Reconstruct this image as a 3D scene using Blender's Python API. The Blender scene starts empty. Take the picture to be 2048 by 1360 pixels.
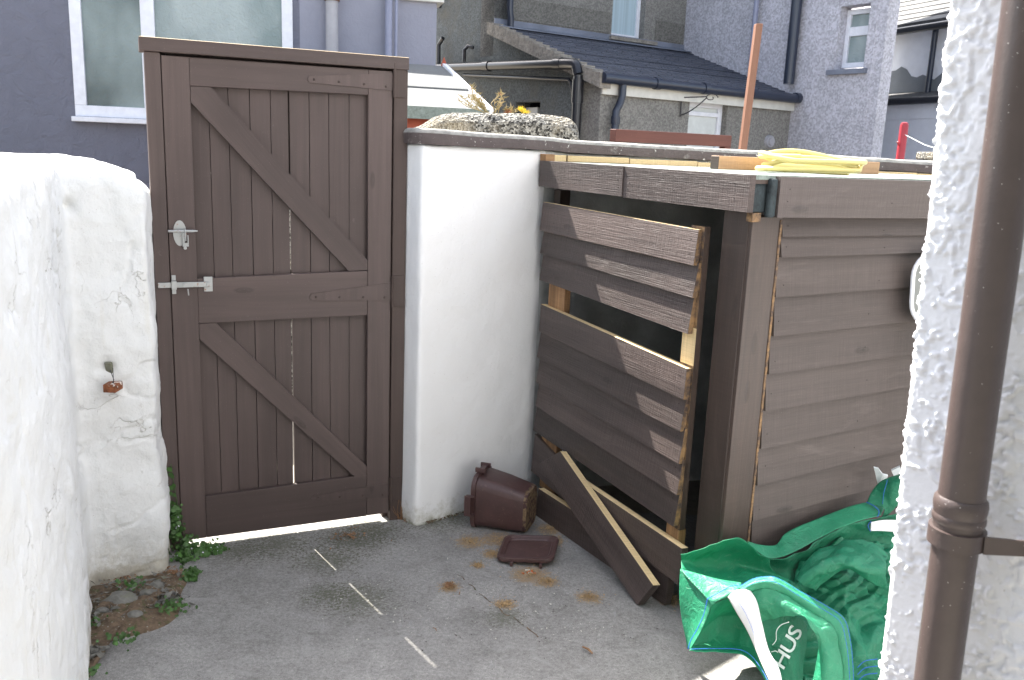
import bpy, math, random
import numpy as np
from mathutils import Vector
random.seed(7); rng = np.random.default_rng(7)
R_ = math.radians
# ------------------------------------------------------------ camera, world, sun
scene = bpy.context.scene
FPX = 1760.0; CX, CY = 1024, 680; PIT = R_(12.3); ROLL = R_(2.3); CAM = np.array([0, 0, 1.6])
cd = bpy.data.cameras.new('Camera'); cam = bpy.data.objects.new('Camera', cd); scene.collection.objects.link(cam)
cd.sensor_width = 36; cd.lens = FPX / 2048 * 36; cd.clip_end = 500; cd.clip_start = 0.05
cd.dof.use_dof = True; cd.dof.focus_distance = 3.3; cd.dof.aperture_fstop = 9
a = math.pi / 2 - PIT
Mx = np.array([[1, 0, 0], [0, math.cos(a), -math.sin(a)], [0, math.sin(a), math.cos(a)]])
Mz = np.array([[math.cos(ROLL), -math.sin(ROLL), 0], [math.sin(ROLL), math.cos(ROLL), 0], [0, 0, 1]])
M3 = Mx @ Mz
from mathutils import Matrix
cam.matrix_world = Matrix.Translation((0, 0, 1.6)) @ Matrix([list(r) for r in M3]).to_4x4()
scene.camera = cam
SUN_AZ = -54.4; SUN_EL = 49.0      # direction light travels (deg from +x), elevation
L = np.array([math.cos(R_(SUN_AZ)), math.sin(R_(SUN_AZ)), -math.tan(R_(SUN_EL))]); L /= np.linalg.norm(L)
sd = bpy.data.lights.new('Sun', 'SUN'); sd.energy = 4.9; sd.angle = R_(0.53); sd.color = (1, .95, .87)
sun = bpy.data.objects.new('Sun', sd); scene.collection.objects.link(sun)
sun.rotation_euler = Vector(L).to_track_quat('-Z', 'Y').to_euler()
w = bpy.data.worlds.new('World'); scene.world = w; w.use_nodes = True
nt = w.node_tree; sky = nt.nodes.new('ShaderNodeTexSky'); sky.sky_type = 'NISHITA'; sky.sun_disc = False
sky.sun_elevation = R_(SUN_EL); ts = -L; sky.sun_rotation = math.atan2(ts[0], ts[1])
sky.air_density = 1.0; sky.dust_density = 2.5; sky.ozone_density = 1.0
bg = nt.nodes['Background']; bg.inputs[1].default_value = 0.105
hs = nt.nodes.new('ShaderNodeHueSaturation'); hs.inputs['Saturation'].default_value = .56; nt.links.new(sky.outputs[0], hs.inputs['Color']); nt.links.new(hs.outputs[0], bg.inputs[0])
scene.view_settings.view_transform = 'Standard'; scene.view_settings.look = 'None'
scene.view_settings.exposure = 2.32; scene.view_settings.gamma = 1

# ------------------------------------------------------------ helpers
def ray(x, y): return M3 @ np.array([(x - CX) / FPX, -(y - CY) / FPX, -1.0])
def G(x, y, z=0.0):
    d = ray(x, y); t = (z - 1.6) / d[2]; return CAM + t * d
def AT(x, y, Y):
    d = ray(x, y); return CAM + d * (Y / d[1])
def VP(x, y, p, q):
    d = ray(x, y); n = np.array([-(q[1] - p[1]), q[0] - p[0], 0]); t = n @ (np.array([p[0], p[1], 0]) - CAM) / (n @ d)
    return CAM + t * d
def dv(a): return np.array([math.cos(R_(a)), math.sin(R_(a))])

def vnoise(P, scale, seed=0):
    P = np.asarray(P, float) * scale + seed * 17.31
    i = np.floor(P).astype(np.int64); f = P - i; f = f * f * (3 - 2 * f)
    def h(ix, iy, iz):
        n = (ix * 374761393 + iy * 668265263 + iz * 2147483647 % 1000003 * 0 + iz * 1274126177) & 0xffffffff
        n = ((n ^ (n >> 13)) * 1274126177) & 0xffffffff
        n = n ^ (n >> 16)
        return (n & 0xffff) / 65535.0
    r = 0
    for dx in (0, 1):
        for dy in (0, 1):
            for dz in (0, 1):
                wt = (f[..., 0] if dx else 1 - f[..., 0]) * (f[..., 1] if dy else 1 - f[..., 1]) * (f[..., 2] if dz else 1 - f[..., 2])
                r = r + wt * h(i[..., 0] + dx, i[..., 1] + dy, i[..., 2] + dz)
    return r * 2 - 1
def fbm(P, scale, oct=4, seed=0):
    s = 0; am = 1; t = 0
    for k in range(oct):
        s = s + am * vnoise(P, scale * 2 ** k, seed + k); t += am; am *= .5
    return s / t

def tag(o, label=None, cat=None, group=None, kind=None):
    if label: o['label'] = label
    if cat: o['category'] = cat
    if group: o['group'] = group
    if kind: o['kind'] = kind
    return o
def thing(name, label, cat, loc, group=None):
    o = bpy.data.objects.new(name, None); scene.collection.objects.link(o)
    o.empty_display_size = .1; o.location = tuple(float(v) for v in loc)
    return tag(o, label, cat, group)
def wloc(o):
    v = Vector(o.location)
    while o.parent: o = o.parent; v += Vector(o.location)
    return v

class MB:
    def __init__(s): s.v = []; s.f = []; s.uv = []; s.m = []; s.n = 0
    def face(s, pts, mi=0, g=None, off=(0, 0)):
        pts = [np.asarray(p, float) for p in pts]
        b = s.n; s.v += pts; s.n += len(pts); s.f.append(tuple(range(b, s.n))); s.m.append(mi)
        s.uv.append(s._uv(pts, g, off))
    def _uv(s, pts, g, off):
        nn = np.cross(pts[1] - pts[0], pts[2] - pts[0]); l = np.linalg.norm(nn)
        if l < 1e-12: return [(0, 0)] * len(pts)
        nn /= l
        if g is None:
            g = np.array([0, 0, 1.]) if abs(nn[2]) < .9 else np.array([1., 0, 0])
        g = np.asarray(g, float); u = g - nn * (g @ nn)
        if np.linalg.norm(u) < .2:
            u = np.cross(nn, [0, 0, 1.]) if abs(nn[2]) < .9 else np.array([1., 0, 0])
        u = u / np.linalg.norm(u); v = np.cross(nn, u)
        return [(float(p @ u + off[0]), float(p @ v + off[1])) for p in pts]
    def hexa(s, c, g=None, mi=0, mf=None):
        # c: 8 corners, 0-3 bottom loop, 4-7 top loop ; mf: dict face->mat  (faces: b,t,0,1,2,3)
        off = (random.random() * 7, random.random() * 7); mf = mf or {}
        b = s.n; s.v += [np.asarray(p, float) for p in c]; s.n += 8
        F = {'b': (3, 2, 1, 0), 't': (4, 5, 6, 7), 0: (0, 1, 5, 4), 1: (1, 2, 6, 5), 2: (2, 3, 7, 6), 3: (3, 0, 4, 7)}
        for k, q in F.items():
            s.f.append(tuple(b + i for i in q)); s.m.append(mf.get(k, mi)); s.uv.append(s._uv([np.asarray(c[i], float) for i in q], g, off))
    def box(s, x0, x1, y0, y1, z0, z1, g=None, mi=0):
        s.hexa([(x0, y0, z0), (x1, y0, z0), (x1, y1, z0), (x0, y1, z0), (x0, y0, z1), (x1, y0, z1), (x1, y1, z1), (x0, y1, z1)], g, mi)
    def fbox(s, F, s0, s1, o0, o1, z0, z1, g=None, mi=0, mf=None):
        # face 0 = outer(o1) side
        P = F.P
        if g is None: g = F.d3 if (s1 - s0) > (z1 - z0) else (0, 0, 1)
        s.hexa([P(s0, o1, z0), P(s1, o1, z0), P(s1, o0, z0), P(s0, o0, z0), P(s0, o1, z1), P(s1, o1, z1), P(s1, o0, z1), P(s0, o0, z1)], g, mi, mf)
    def prism(s, pts, ext, mi=0, g=None, mcap=None):
        pts = [np.asarray(p, float) for p in pts]; e = np.asarray(ext, float); off = (random.random() * 5, 0)
        s.face(pts, mi, g, off); s.face([p + e for p in reversed(pts)], mi if mcap is None else mcap, g, off)
        for i in range(len(pts)):
            a_, b_ = pts[i], pts[(i + 1) % len(pts)]
            s.face([b_, a_, a_ + e, b_ + e], mi if mcap is None else mcap, g, off)
    def tube(s, pts, r, n=12, mi=0, cap=True):
        pts = [np.asarray(p, float) for p in pts]; rr = r if hasattr(r, '__len__') else [r] * len(pts)
        rings = []; up = None
        for i, p in enumerate(pts):
            t = pts[min(i + 1, len(pts) - 1)] - pts[max(i - 1, 0)]; t /= max(np.linalg.norm(t), 1e-9)
            if up is None:
                up = np.array([0, 0, 1.]) if abs(t[2]) < .9 else np.array([1., 0, 0])
            u = up - t * (up @ t); u /= max(np.linalg.norm(u), 1e-9); v = np.cross(t, u); up = u
            b = s.n
            for k in range(n):
                an = 2 * math.pi * k / n; s.v.append(p + rr[i] * (math.cos(an) * u + math.sin(an) * v))
            s.n += n; rings.append(b)
        for i in range(len(rings) - 1):
            for k in range(n):
                k2 = (k + 1) % n; s.f.append((rings[i] + k, rings[i] + k2, rings[i + 1] + k2, rings[i + 1] + k)); s.m.append(mi)
                s.uv.append([(i * .1, k / n * .2), (i * .1, (k + 1) / n * .2), (i * .1 + .1, (k + 1) / n * .2), (i * .1 + .1, k / n * .2)])
        if cap:
            for b, rev in ((rings[0], 1), (rings[-1], 0)):
                q = list(range(b, b + n)); q = q[::-1] if rev else q
                s.f.append(tuple(q)); s.m.append(mi); s.uv.append([(0, 0)] * n)
    def grid(s, A, mi=0, closed=False, uvs=1.0, mfun=None):
        # A [rows, cols, 3]
        nr, nc = A.shape[:2]; b = s.n; s.v += list(A.reshape(-1, 3)); s.n += nr * nc
        for i in range(nr - 1):
            for j in range(nc - (0 if closed else 1)):
                j2 = (j + 1) % nc
                s.f.append((b + i * nc + j, b + i * nc + j2, b + (i + 1) * nc + j2, b + (i + 1) * nc + j))
                s.m.append(mfun(i, j) if mfun else mi)
                u0, u1, v0, v1 = j * uvs / nc, (j + 1) * uvs / nc, i * uvs / nr, (i + 1) * uvs / nr
                s.uv.append([(u0, v0), (u1, v0), (u1, v1), (u0, v1)])
    def build(s, name, mats, parent=None, smooth=False, bevel=0, auto=None):
        if not isinstance(mats, (list, tuple)): mats = [mats]
        V = np.array(s.v)
        if parent is not None: o0 = np.array(wloc(parent))
        else: o0 = np.array([V[:, 0].mean(), V[:, 1].mean(), V[:, 2].min()])
        me = bpy.data.meshes.new(name); me.from_pydata((V - o0).tolist(), [], s.f); me.update()
        for m in mats: me.materials.append(m)
        me.polygons.foreach_set('material_index', s.m)
        ul = me.uv_layers.new(name='UVMap'); flat = np.array([c for q in s.uv for p in q for c in p], dtype=np.float32); ul.data.foreach_set('uv', flat)
        if smooth:
            me.polygons.foreach_set('use_smooth', [True] * len(me.polygons))
            if auto:
                try: me.set_sharp_from_angle(angle=R_(auto))
                except Exception: pass
        o = bpy.data.objects.new(name, me); scene.collection.objects.link(o)
        if parent is not None: o.parent = parent
        else: o.location = tuple(o0)
        if bevel:
            bv = o.modifiers.new('Bevel', 'BEVEL'); bv.width = bevel; bv.segments = 2; bv.limit_method = 'ANGLE'; bv.angle_limit = R_(40)
        return o

def fastgrid(name, A, mats, parent, matidx=None):
    nr, nc = A.shape[:2]; o0 = np.array(wloc(parent)); V = (A.reshape(-1, 3) - o0).astype(np.float32)
    i, j = np.meshgrid(np.arange(nr - 1), np.arange(nc - 1), indexing='ij'); b = (i * nc + j).ravel(); F = np.stack([b, b + 1, b + nc + 1, b + nc], 1).astype(np.int32); nf = len(F)
    me = bpy.data.meshes.new(name); me.vertices.add(len(V)); me.vertices.foreach_set('co', V.ravel()); me.loops.add(nf * 4); me.loops.foreach_set('vertex_index', F.ravel())
    me.polygons.add(nf); me.polygons.foreach_set('loop_start', np.arange(0, nf * 4, 4, dtype=np.int32)); me.polygons.foreach_set('loop_total', np.full(nf, 4, dtype=np.int32))
    for m in mats: me.materials.append(m)
    if matidx is not None: me.polygons.foreach_set('material_index', matidx.ravel().astype(np.int32))
    me.update(calc_edges=True); me.validate(); me.polygons.foreach_set('use_smooth', [True] * len(me.polygons))
    o = bpy.data.objects.new(name, me); scene.collection.objects.link(o); o.parent = parent; return o
class Frame:
    def __init__(s, O, ang, out):      # out=+1: normal = left of direction ; -1: right
        s.O = np.asarray(O, float)[:2]; s.d = dv(ang); s.n = out * np.array([-s.d[1], s.d[0]]); s.d3 = np.array([*s.d, 0]); s.n3 = np.array([*s.n, 0])
    def P(s, a, o, z): q = s.O + s.d * a + s.n * o; return np.array([q[0], q[1], z])
    def sz(s, x, y, o=0.0):
        p = s.O + s.n * o; q = VP(x, y, p, p + s.d); return float((q[:2] - p) @ s.d), float(q[2])

def smoothpath(pts, step, rad_it=2, rr=.03):
    P = np.array(pts, float)
    for _ in range(rad_it):
        Q = [P[0]]
        for i in range(len(P) - 1):
            a_, b_ = P[i], P[i + 1]; l = np.linalg.norm((b_ - a_)[:2]); c = min(.25, rr / max(l, 1e-6))
            Q += [a_ * (1 - c) + b_ * c, a_ * c + b_ * (1 - c)]
        Q.append(P[-1]); P = np.array(Q)
    d = np.r_[0, np.cumsum(np.linalg.norm(np.diff(P[:, :2], axis=0), axis=1))]
    n = max(2, int(d[-1] / step)); t = np.linspace(0, d[-1], n)
    return np.stack([np.interp(t, d, P[:, k]) for k in range(P.shape[1])], 1), t
def resample(pl, n):
    P = np.array(pl, float)
    if len(P) > 2:                      # catmull-rom
        E = np.vstack([2 * P[0] - P[1], P, 2 * P[-1] - P[-2]]); out = []
        for i in range(1, len(E) - 2):
            for t in np.linspace(0, 1, 12, endpoint=False):
                a_, b_, c_, d_ = E[i - 1], E[i], E[i + 1], E[i + 2]
                out.append(.5 * ((2 * b_) + (-a_ + c_) * t + (2 * a_ - 5 * b_ + 4 * c_ - d_) * t * t + (-a_ + 3 * b_ - 3 * c_ + d_) * t ** 3))
        out.append(E[-2]); P = np.array(out)
    d = np.r_[0, np.cumsum(np.linalg.norm(np.diff(P, axis=0), axis=1))]; t = np.linspace(0, d[-1], n)
    return np.stack([np.interp(t, d, P[:, k]) for k in range(P.shape[1])], 1)

# ------------------------------------------------------------ materials
class MT:
    def __init__(s, name, col, rough=.6, spec=.4, metal=0):
        s.m = bpy.data.materials.new(name); s.m.use_nodes = True; s.t = s.m.node_tree; s.N = s.t.nodes; s.b = s.N['Principled BSDF']
        s.b.inputs['Roughness'].default_value = rough; s.b.inputs['Metallic'].default_value = metal
        s.b.inputs['Specular IOR Level'].default_value = spec
        s.col = None; s.setc(col); s.bump = None
    def setc(s, c):
        r = s.N.new('ShaderNodeRGB'); r.outputs[0].default_value = (*c, 1); s.col = r.outputs[0]; s.t.links.new(s.col, s.b.inputs['Base Color'])
    def coord(s, kind='Object', scale=(1, 1, 1), rot=(0, 0, 0), loc=(0, 0, 0)):
        if kind == 'World':
            g = s.N.new('ShaderNodeNewGeometry'); o = g.outputs['Position']
        else:
            tc = s.N.new('ShaderNodeTexCoord'); o = tc.outputs[kind]
        mp = s.N.new('ShaderNodeMapping'); mp.inputs['Scale'].default_value = scale; mp.inputs['Rotation'].default_value = rot; mp.inputs['Location'].default_value = loc
        s.t.links.new(o, mp.inputs[0]); return mp.outputs[0]
    def noise(s, vec, scale, detail=4, rough=.55, dist=0):
        n = s.N.new('ShaderNodeTexNoise'); n.inputs['Scale'].default_value = scale; n.inputs['Detail'].default_value = detail
        n.inputs['Roughness'].default_value = rough; n.inputs['Distortion'].default_value = dist; s.t.links.new(vec, n.inputs['Vector']); return n.outputs[0]
    def voro(s, vec, scale, feat='F1', out=0, rnd=1):
        n = s.N.new('ShaderNodeTexVoronoi'); n.feature = feat; n.inputs['Scale'].default_value = scale; n.inputs['Randomness'].default_value = rnd
        s.t.links.new(vec, n.inputs['Vector']); return n.outputs[out]
    def ramp(s, x, stops, interp='LINEAR'):
        r = s.N.new('ShaderNodeValToRGB'); r.color_ramp.interpolation = interp; e = r.color_ramp.elements
        while len(e) < len(stops): e.new(.5)
        for i, (p, c) in enumerate(stops):
            e[i].position = p; e[i].color = (*c, 1) if hasattr(c, '__len__') else (c, c, c, 1)
        s.t.links.new(x, r.inputs[0]); return r.outputs[0]
    def math(s, op, a_, b_=0.0, c_=0.0, clamp=False):
        n = s.N.new('ShaderNodeMath'); n.operation = op; n.use_clamp = clamp
        for i, v in enumerate((a_, b_, c_)):
            if isinstance(v, (int, float)): n.inputs[i].default_value = v
            else: s.t.links.new(v, n.inputs[i])
        return n.outputs[0]
    def mix(s, fac, c, mode='MIX', k=1.0):
        n = s.N.new('ShaderNodeMix'); n.data_type = 'RGBA'; n.blend_type = mode
        if isinstance(fac, (int, float)): n.inputs[0].default_value = fac
        else:
            if k != 1.0: fac = s.math('MULTIPLY', fac, k)
            s.t.links.new(fac, n.inputs[0])
        s.t.links.new(s.col, n.inputs[6])
        if hasattr(c, '__len__'): n.inputs[7].default_value = (*c, 1)
        else: s.t.links.new(c, n.inputs[7])
        s.col = n.outputs[2]; s.t.links.new(s.col, s.b.inputs['Base Color']); return s
    def vary(s, x, lo, hi):
        return s.mix(1.0, s.ramp(x, [(.25, lo), (.75, hi)]), 'MULTIPLY')
    def addbump(s, x, dist, strength=1.0):
        n = s.N.new('ShaderNodeBump'); n.inputs['Distance'].default_value = dist; n.inputs['Strength'].default_value = strength
        s.t.links.new(x, n.inputs['Height'])
        if s.bump: s.t.links.new(s.bump, n.inputs['Normal'])
        s.bump = n.outputs[0]; s.t.links.new(s.bump, s.b.inputs['Normal']); return s
    def rough(s, x, lo, hi):
        s.t.links.new(s.ramp(x, [(.3, lo), (.7, hi)]), s.b.inputs['Roughness']); return s

def wood(name, col, rough=.55, grain=.0006, saw=0.0, var=.12, wear=None, spec=.35, streak=.15):
    m = MT(name, col, rough, spec)
    uv = m.coord('UV', (2.5, 70, 1)); n = m.noise(uv, 1.0, 6, .65, .6)
    n2 = m.noise(m.coord('UV', (.8, 14, 1)), 1.0, 3, .5, .8)
    m.vary(n, 1 - streak, 1 + streak * .6); m.vary(n2, 1 - var, 1 + var)
    m.vary(m.noise(m.coord('World'), 3.0, 3), 1 - var * .6, 1 + var * .6)
    oi = m.N.new('ShaderNodeObjectInfo'); m.mix(1.0, m.ramp(oi.outputs['Random'], [(0, 1 - var * .9), (1, 1 + var * .9)]), 'MULTIPLY')
    k = m.voro(m.coord('UV', (2.2, 7.5, 1)), 1.0)
    m.mix(m.ramp(k, [(.02, .75), (.05, .35), (.07, .5), (.10, 0)]), tuple(c * .4 for c in col), 'MIX'); m.addbump(m.ramp(k, [(.03, 1), (.10, 0)]), grain * 1.5)
    m.addbump(n, grain)
    if saw:
        s1 = m.noise(m.coord('UV', (230, 6, 1)), 1.0, 3, .6); m.addbump(s1, saw); m.vary(s1, .86, 1.12)
        s2 = m.noise(m.coord('UV', (5, 260, 1)), 1.0, 3, .6); m.addbump(s2, saw); m.vary(s2, .88, 1.1)
        kk = m.noise(m.coord('UV', (1.2, 5, 1)), 1.0, 5, .75, 2.0); m.mix(m.ramp(kk, [(.56, 0), (.72, .4)]), tuple(c * 1.6 + .02 for c in col))
    if wear:
        x = m.noise(m.coord('World'), 22, 5, .7); m.mix(m.ramp(x, [(.67, 0), (.73, .55)]), wear)
    sp = m.voro(m.coord('World'), 90); m.mix(m.ramp(sp, [(.05, .5), (.09, 0)]), tuple(min(1, c * 2.6 + .06) for c in col))
    return m.m
M = {}
M['gate'] = wood('gate_paint', (.084, .061, .056), .5, .0006, 0, .17, streak=.12, wear=(.13, .105, .10))
_w = wood
def wood_foot(*a_, **k_):
    mt_ = _w(*a_, **k_); return mt_
M['gatedark'] = wood('gate_paint_worn', (.064, .044, .038), .55, .0005, 0, .14, streak=.12)
M['side'] = wood('side_paint', (.076, .061, .055), .55, .0006, .0002, .10, streak=.10)
M['dark'] = wood('dark_stain', (.066, .048, .043), .5, .0010, .0022, .3, streak=.25, spec=.5)
M['post'] = wood('post_stain', (.050, .034, .027), .45, .0008, .0002, .25, streak=.25, spec=.5)
M['fascia'] = wood('fascia_stain', (.082, .065, .060), .5, .0009, .0009, .1, streak=.12, spec=.5)
M['pine'] = wood('raw_pine', (.66, .50, .27), .7, .0006, .0003, .12, streak=.15)
m = MT('raw_and_stain', (.26, .155, .07), .7); m.mix(m.ramp(m.noise(m.coord('World'), 28, 4, .7), [(.36, 0), (.60, 1)]), (.055, .038, .032)); M['rawdark'] = m.m
M['nail'] = MT('nail_head', (.03, .024, .022), .6).m
M['oldpine'] = wood('aged_pine', (.34, .19, .09), .7, .001, .0003, .4, streak=.45)
M['rust_post'] = wood('post_brown', (.17, .082, .052), .6, .0005, 0, .1)
M['redwood'] = wood('red_brown_fence', (.10, .035, .026), .6, .0005, 0, .12)
def white(name, col=(.74, .745, .735), b1=.007, dirt=.35, rc=0, crk=1):
    m = MT(name, col, .75, .25); W = m.coord('World')
    m.addbump(m.noise(W, 16, 5, .6), b1); m.addbump(m.noise(W, 90, 5, .7), b1 * .32)
    if rc: m.addbump(m.noise(W, 60, 3, .5), rc)
    d = m.noise(W, 7, 6, .75, 1.2); m.mix(m.ramp(d, [(.62, 0), (.78, dirt)]), (.50, .46, .36))
    c = m.noise(W, 2.1, 3, .5); m.mix(m.ramp(c, [(.4, 0), (.8, .22)]), (.70, .73, .76))
    v = m.voro(W, 34); m.mix(m.ramp(v, [(.03, .5), (.06, 0)]), (.35, .30, .25))
    if crk:
        wv = m.noise(W, 9, 4, .6); cv = m.N.new('ShaderNodeVectorMath'); cv.operation = 'ADD'; m.t.links.new(W, cv.inputs[0]); cb_ = m.N.new('ShaderNodeCombineXYZ')
        for q in range(3): m.t.links.new(m.math('MULTIPLY', wv, .25), cb_.inputs[q])
        m.t.links.new(cb_.outputs[0], cv.inputs[1]); e = m.voro(cv.outputs[0], 5.5, 'DISTANCE_TO_EDGE'); ln = m.ramp(e, [(.002, 1), (.012, 0)]); mk = m.ramp(m.noise(W, 3.3, 3), [(.52, 0), (.62, 1)])
        f_ = m.math('MULTIPLY', ln, mk); m.mix(f_, (.40, .36, .29), k=.5); m.addbump(f_, -.003)
        st = m.noise(m.coord('World', (22, 22, 1.3)), 1, 4, .6); m.mix(m.ramp(st, [(.60, 0), (.75, .22)]), (.58, .53, .40))
    return m
mw = white('white_paint'); M['white'] = mw.m
def foot(m, h0, h1, col, k):
    z = m.N.new('ShaderNodeSeparateXYZ'); g_ = m.N.new('ShaderNodeNewGeometry'); m.t.links.new(g_.outputs[0], z.inputs[0])
    nz_ = m.math('SUBTRACT', m.noise(m.coord('World'), 24, 6, .8), .5); hz = m.math('ADD', z.outputs[2], m.math('MULTIPLY', nz_, -(h1 - h0) * 3.2))
    m.mix(m.ramp(hz, [(max(h0, 0), 1), (h1, 0)]), col, k=k)
# grubby foot of the wall
z = mw.N.new('ShaderNodeSeparateXYZ'); g_ = mw.N.new('ShaderNodeNewGeometry'); mw.t.links.new(g_.outputs[0], z.inputs[0])
hz = mw.math('ADD', z.outputs[2], mw.math('MULTIPLY', mw.noise(mw.coord('World'), 30, 5, .7), -.09))
mw.mix(mw.ramp(hz, [(-.01, .55), (.02, 0)]), (.38, .35, .27))
mp_ = white('white_paint_smooth', (.80, .80, .80), .004, .10, crk=0); foot(mp_, .0, .09, (.36, .34, .26), .65); foot(mp_, .0, .02, (.10, .11, .05), .8); M['pillar'] = mp_.m; foot(mw, .0, .16, (.42, .38, .29), .5)
M['roughcast'] = white('roughcast_white', (.62, .63, .665), .0008, .03, .0012, crk=0).m
M['reveal'] = white('reveal_paint', (.66, .68, .74), .004, .35).m
m = MT('interior_render_shade', (.58, .59, .58), .9); m.vary(m.noise(m.coord('World'), 6, 5), .6, 1.2); m.addbump(m.noise(m.coord('World'), 90, 3), .002); M['inrender_shade'] = m.m  # unpainted grey render, kept darker than the pier to deepen interior shade
m = MT('coping_paint', (.085, .065, .062), .6); W = m.coord('World')
m.vary(m.noise(W, 14, 4), .8, 1.15)
m.mix(m.ramp(m.noise(W, 38, 5, .7), [(.63, 0), (.66, .9)]), (.6, .58, .54))
m.mix(m.ramp(m.noise(W, 9, 4, .7), [(.60, 0), (.70, .7)]), (.36, .34, .31)); m.addbump(m.noise(W, 40, 5, .7), .006); M['coping'] = m.m
m = MT('coping_top', (.30, .29, .27), .8); m.vary(m.noise(m.coord('World'), 30, 4), .6, 1.3); m.addbump(m.noise(m.coord('World'), 50, 5, .7), .006); M['copingtop'] = m.m
# concrete with its own stains
m = MT('concrete', (.285, .276, .262), .88, .25); W = m.coord('World')
m.vary(m.noise(W, 1.6, 4, .55), .76, 1.16); m.vary(m.noise(W, 7, 6, .75, .8), .78, 1.2); m.vary(m.noise(W, 75, 5, .75), .66, 1.32); m.vary(m.noise(W, 300, 3, .7), .72, 1.28)
m.mix(m.ramp(m.voro(W, 55), [(.07, .7), (.12, 0)]), (.42, .41, .40))
m.mix(m.ramp(m.noise(m.coord('World', loc=(3, 7, 0)), 4.5, 6, .8, 1.5), [(.55, 0), (.66, .5)]), (.37, .36, .345))
m.mix(m.ramp(m.noise(m.coord('World', loc=(9, 2, 0)), 5.5, 6, .8, 1.2), [(.57, 0), (.70, .45)]), (.13, .125, .11))
m.mix(m.ramp(m.noise(W, 17, 3, .6, 1.0), [(.68, 0), (.72, .5)]), (.34, .34, .34))
m.mix(m.ramp(m.voro(W, 31), [(.035, .8), (.06, 0)]), (.06, .055, .05))
def blob(m, x, y, r, n=None, ns=14, amp=.8):
    g0 = m.N.new('ShaderNodeNewGeometry'); d = m.N.new('ShaderNodeVectorMath'); d.operation = 'DISTANCE'
    d.inputs[1].default_value = (x, y, 0); m.t.links.new(g0.outputs[0], d.inputs[0])
    q = m.math('DIVIDE', d.outputs['Value'], r); nz = n if n is not None else m.noise(m.coord('World'), ns, 6, .8)
    q = m.math('ADD', q, m.math('MULTIPLY', m.math('SUBTRACT', nz, .5), amp * 4)); return m.ramp(q, [(.55, 1), (.95, 0)])
nz = m.noise(W, 16, 6, .85); nz2 = m.noise(W, 42, 5, .8); nz3 = m.noise(W, 95, 6, .85)
SAND = [(890, 1066, .05, 0), (1000, 1080, .09, 1), (1100, 1060, .07, 1), (870, 1085, .0, 0), (940, 1085, .07, 1), (1060, 1150, .09, 1), (1095, 1165, .05, 1), (1178, 1196, .055, 1), (1010, 1210, .045, 1), (898, 1176, .045, 1), (956, 1132, .03, 1), (1340, 1200, .06, 1), (1105, 1082, .06, 1), (985, 1110, .05, 1)]
for (px, py, r, k) in SAND:
    if k:
        p = G(px, py); m.mix(blob(m, p[0], p[1], r, nz2, amp=.55), (.30, .21, .12), k=.75)
for (px, py, r) in ((700, 1080, .14), (560, 1090, .12), (745, 1062, .12), (655, 1120, .11), (720, 1200, .11), (655, 1190, .08), (910, 1034, .10), (480, 1100, .10), (860, 1046, .09), (1010, 1235, .06)):
    p = G(px, py); m.mix(blob(m, p[0], p[1], r * 1.1, nz3, amp=2.2), (.075, .078, .042), k=.55)
for (px, py, r) in ((1040, 1065, .16), (1180, 1120, .12), (1240, 1180, .10), (1395, 1180, .2)):
    p = G(px, py); m.mix(blob(m, p[0], p[1], r, nz, amp=.4), (.15, .15, .15), k=.3)
# long crack
m.addbump(m.noise(W, 60, 5, .75), .0035); m.addbump(m.noise(W, 260, 3, .7), .0012); M['concrete'] = m.m
m = MT('lane_concrete', (.27, .24, .195), .9); m.vary(m.noise(m.coord('World'), 20, 5, .7), .75, 1.15); m.addbump(m.noise(m.coord('World'), 80, 4), .004); M['lane'] = m.m
m = MT('soil', (.125, .088, .058), .95); W = m.coord('World'); m.vary(m.noise(W, 40, 5, .7), .5, 1.7)
m.mix(m.ramp(m.noise(W, 22, 5, .7), [(.55, 0), (.66, .8)]), (.055, .085, .022)); m.mix(m.ramp(m.voro(W, 60), [(.12, .8), (.2, 0)]), (.30, .28, .25)); m.addbump(m.noise(W, 90, 4), .006); M['soil'] = m.m
m = MT('stone', (.19, .185, .165), .9); W = m.coord('World'); m.vary(m.noise(W, 30, 5, .7), .65, 1.2); m.mix(m.ramp(m.noise(W, 16, 4), [(.56, 0), (.7, .6)]), (.14, .15, .07)); m.addbump(m.noise(W, 60, 4), .005); M['stone'] = m.m
m = MT('felt_green', (.22, .26, .235), .9); m.vary(m.noise(m.coord('World'), 60, 4, .7), .6, 1.3); m.addbump(m.noise(m.coord('World'), 300, 2), .001); M['felt'] = m.m
m = MT('felt_corner', (.028, .038, .042), .85); m.vary(m.noise(m.coord('World'), 30, 4, .7), .5, 1.7); m.addbump(m.noise(m.coord('World'), 40, 4), .004); M['feltcorner'] = m.m
m = MT('roof_felt_pale', (.135, .14, .14), .9); m.vary(m.noise(m.coord('World'), 3, 5, .7), .85, 1.12); m.vary(m.noise(m.coord('World'), 80, 3, .7), .85, 1.1); m.addbump(m.noise(m.coord('World'), 200, 2), .002); M['palefelt'] = m.m
def pebble(name, col, var=.5, sc=70, bump=.010, tint=None):
    m = MT(name, col, .9, .2); W = m.coord('World')
    m.vary(m.voro(W, sc, out=1), 1 - var, 1 + var * .7); m.vary(m.noise(W, 1.2, 4, .6), .86, 1.12); m.vary(m.noise(W, 6, 4, .6), .92, 1.08)
    if tint: m.mix(m.ramp(m.noise(W, 2.2, 5, .7), [(.5, 0), (.68, .75)]), tint)
    m.addbump(m.voro(W, sc), bump); return m.m
M['peb_gable'] = pebble('pebbledash_green_grey', (.115, .125, .125), .25, 60, .005, tint=(.13, .125, .105))
M['peb_front'] = pebble('pebbledash_warm_grey', (.22, .215, .20), .25, 60, .005)
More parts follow.
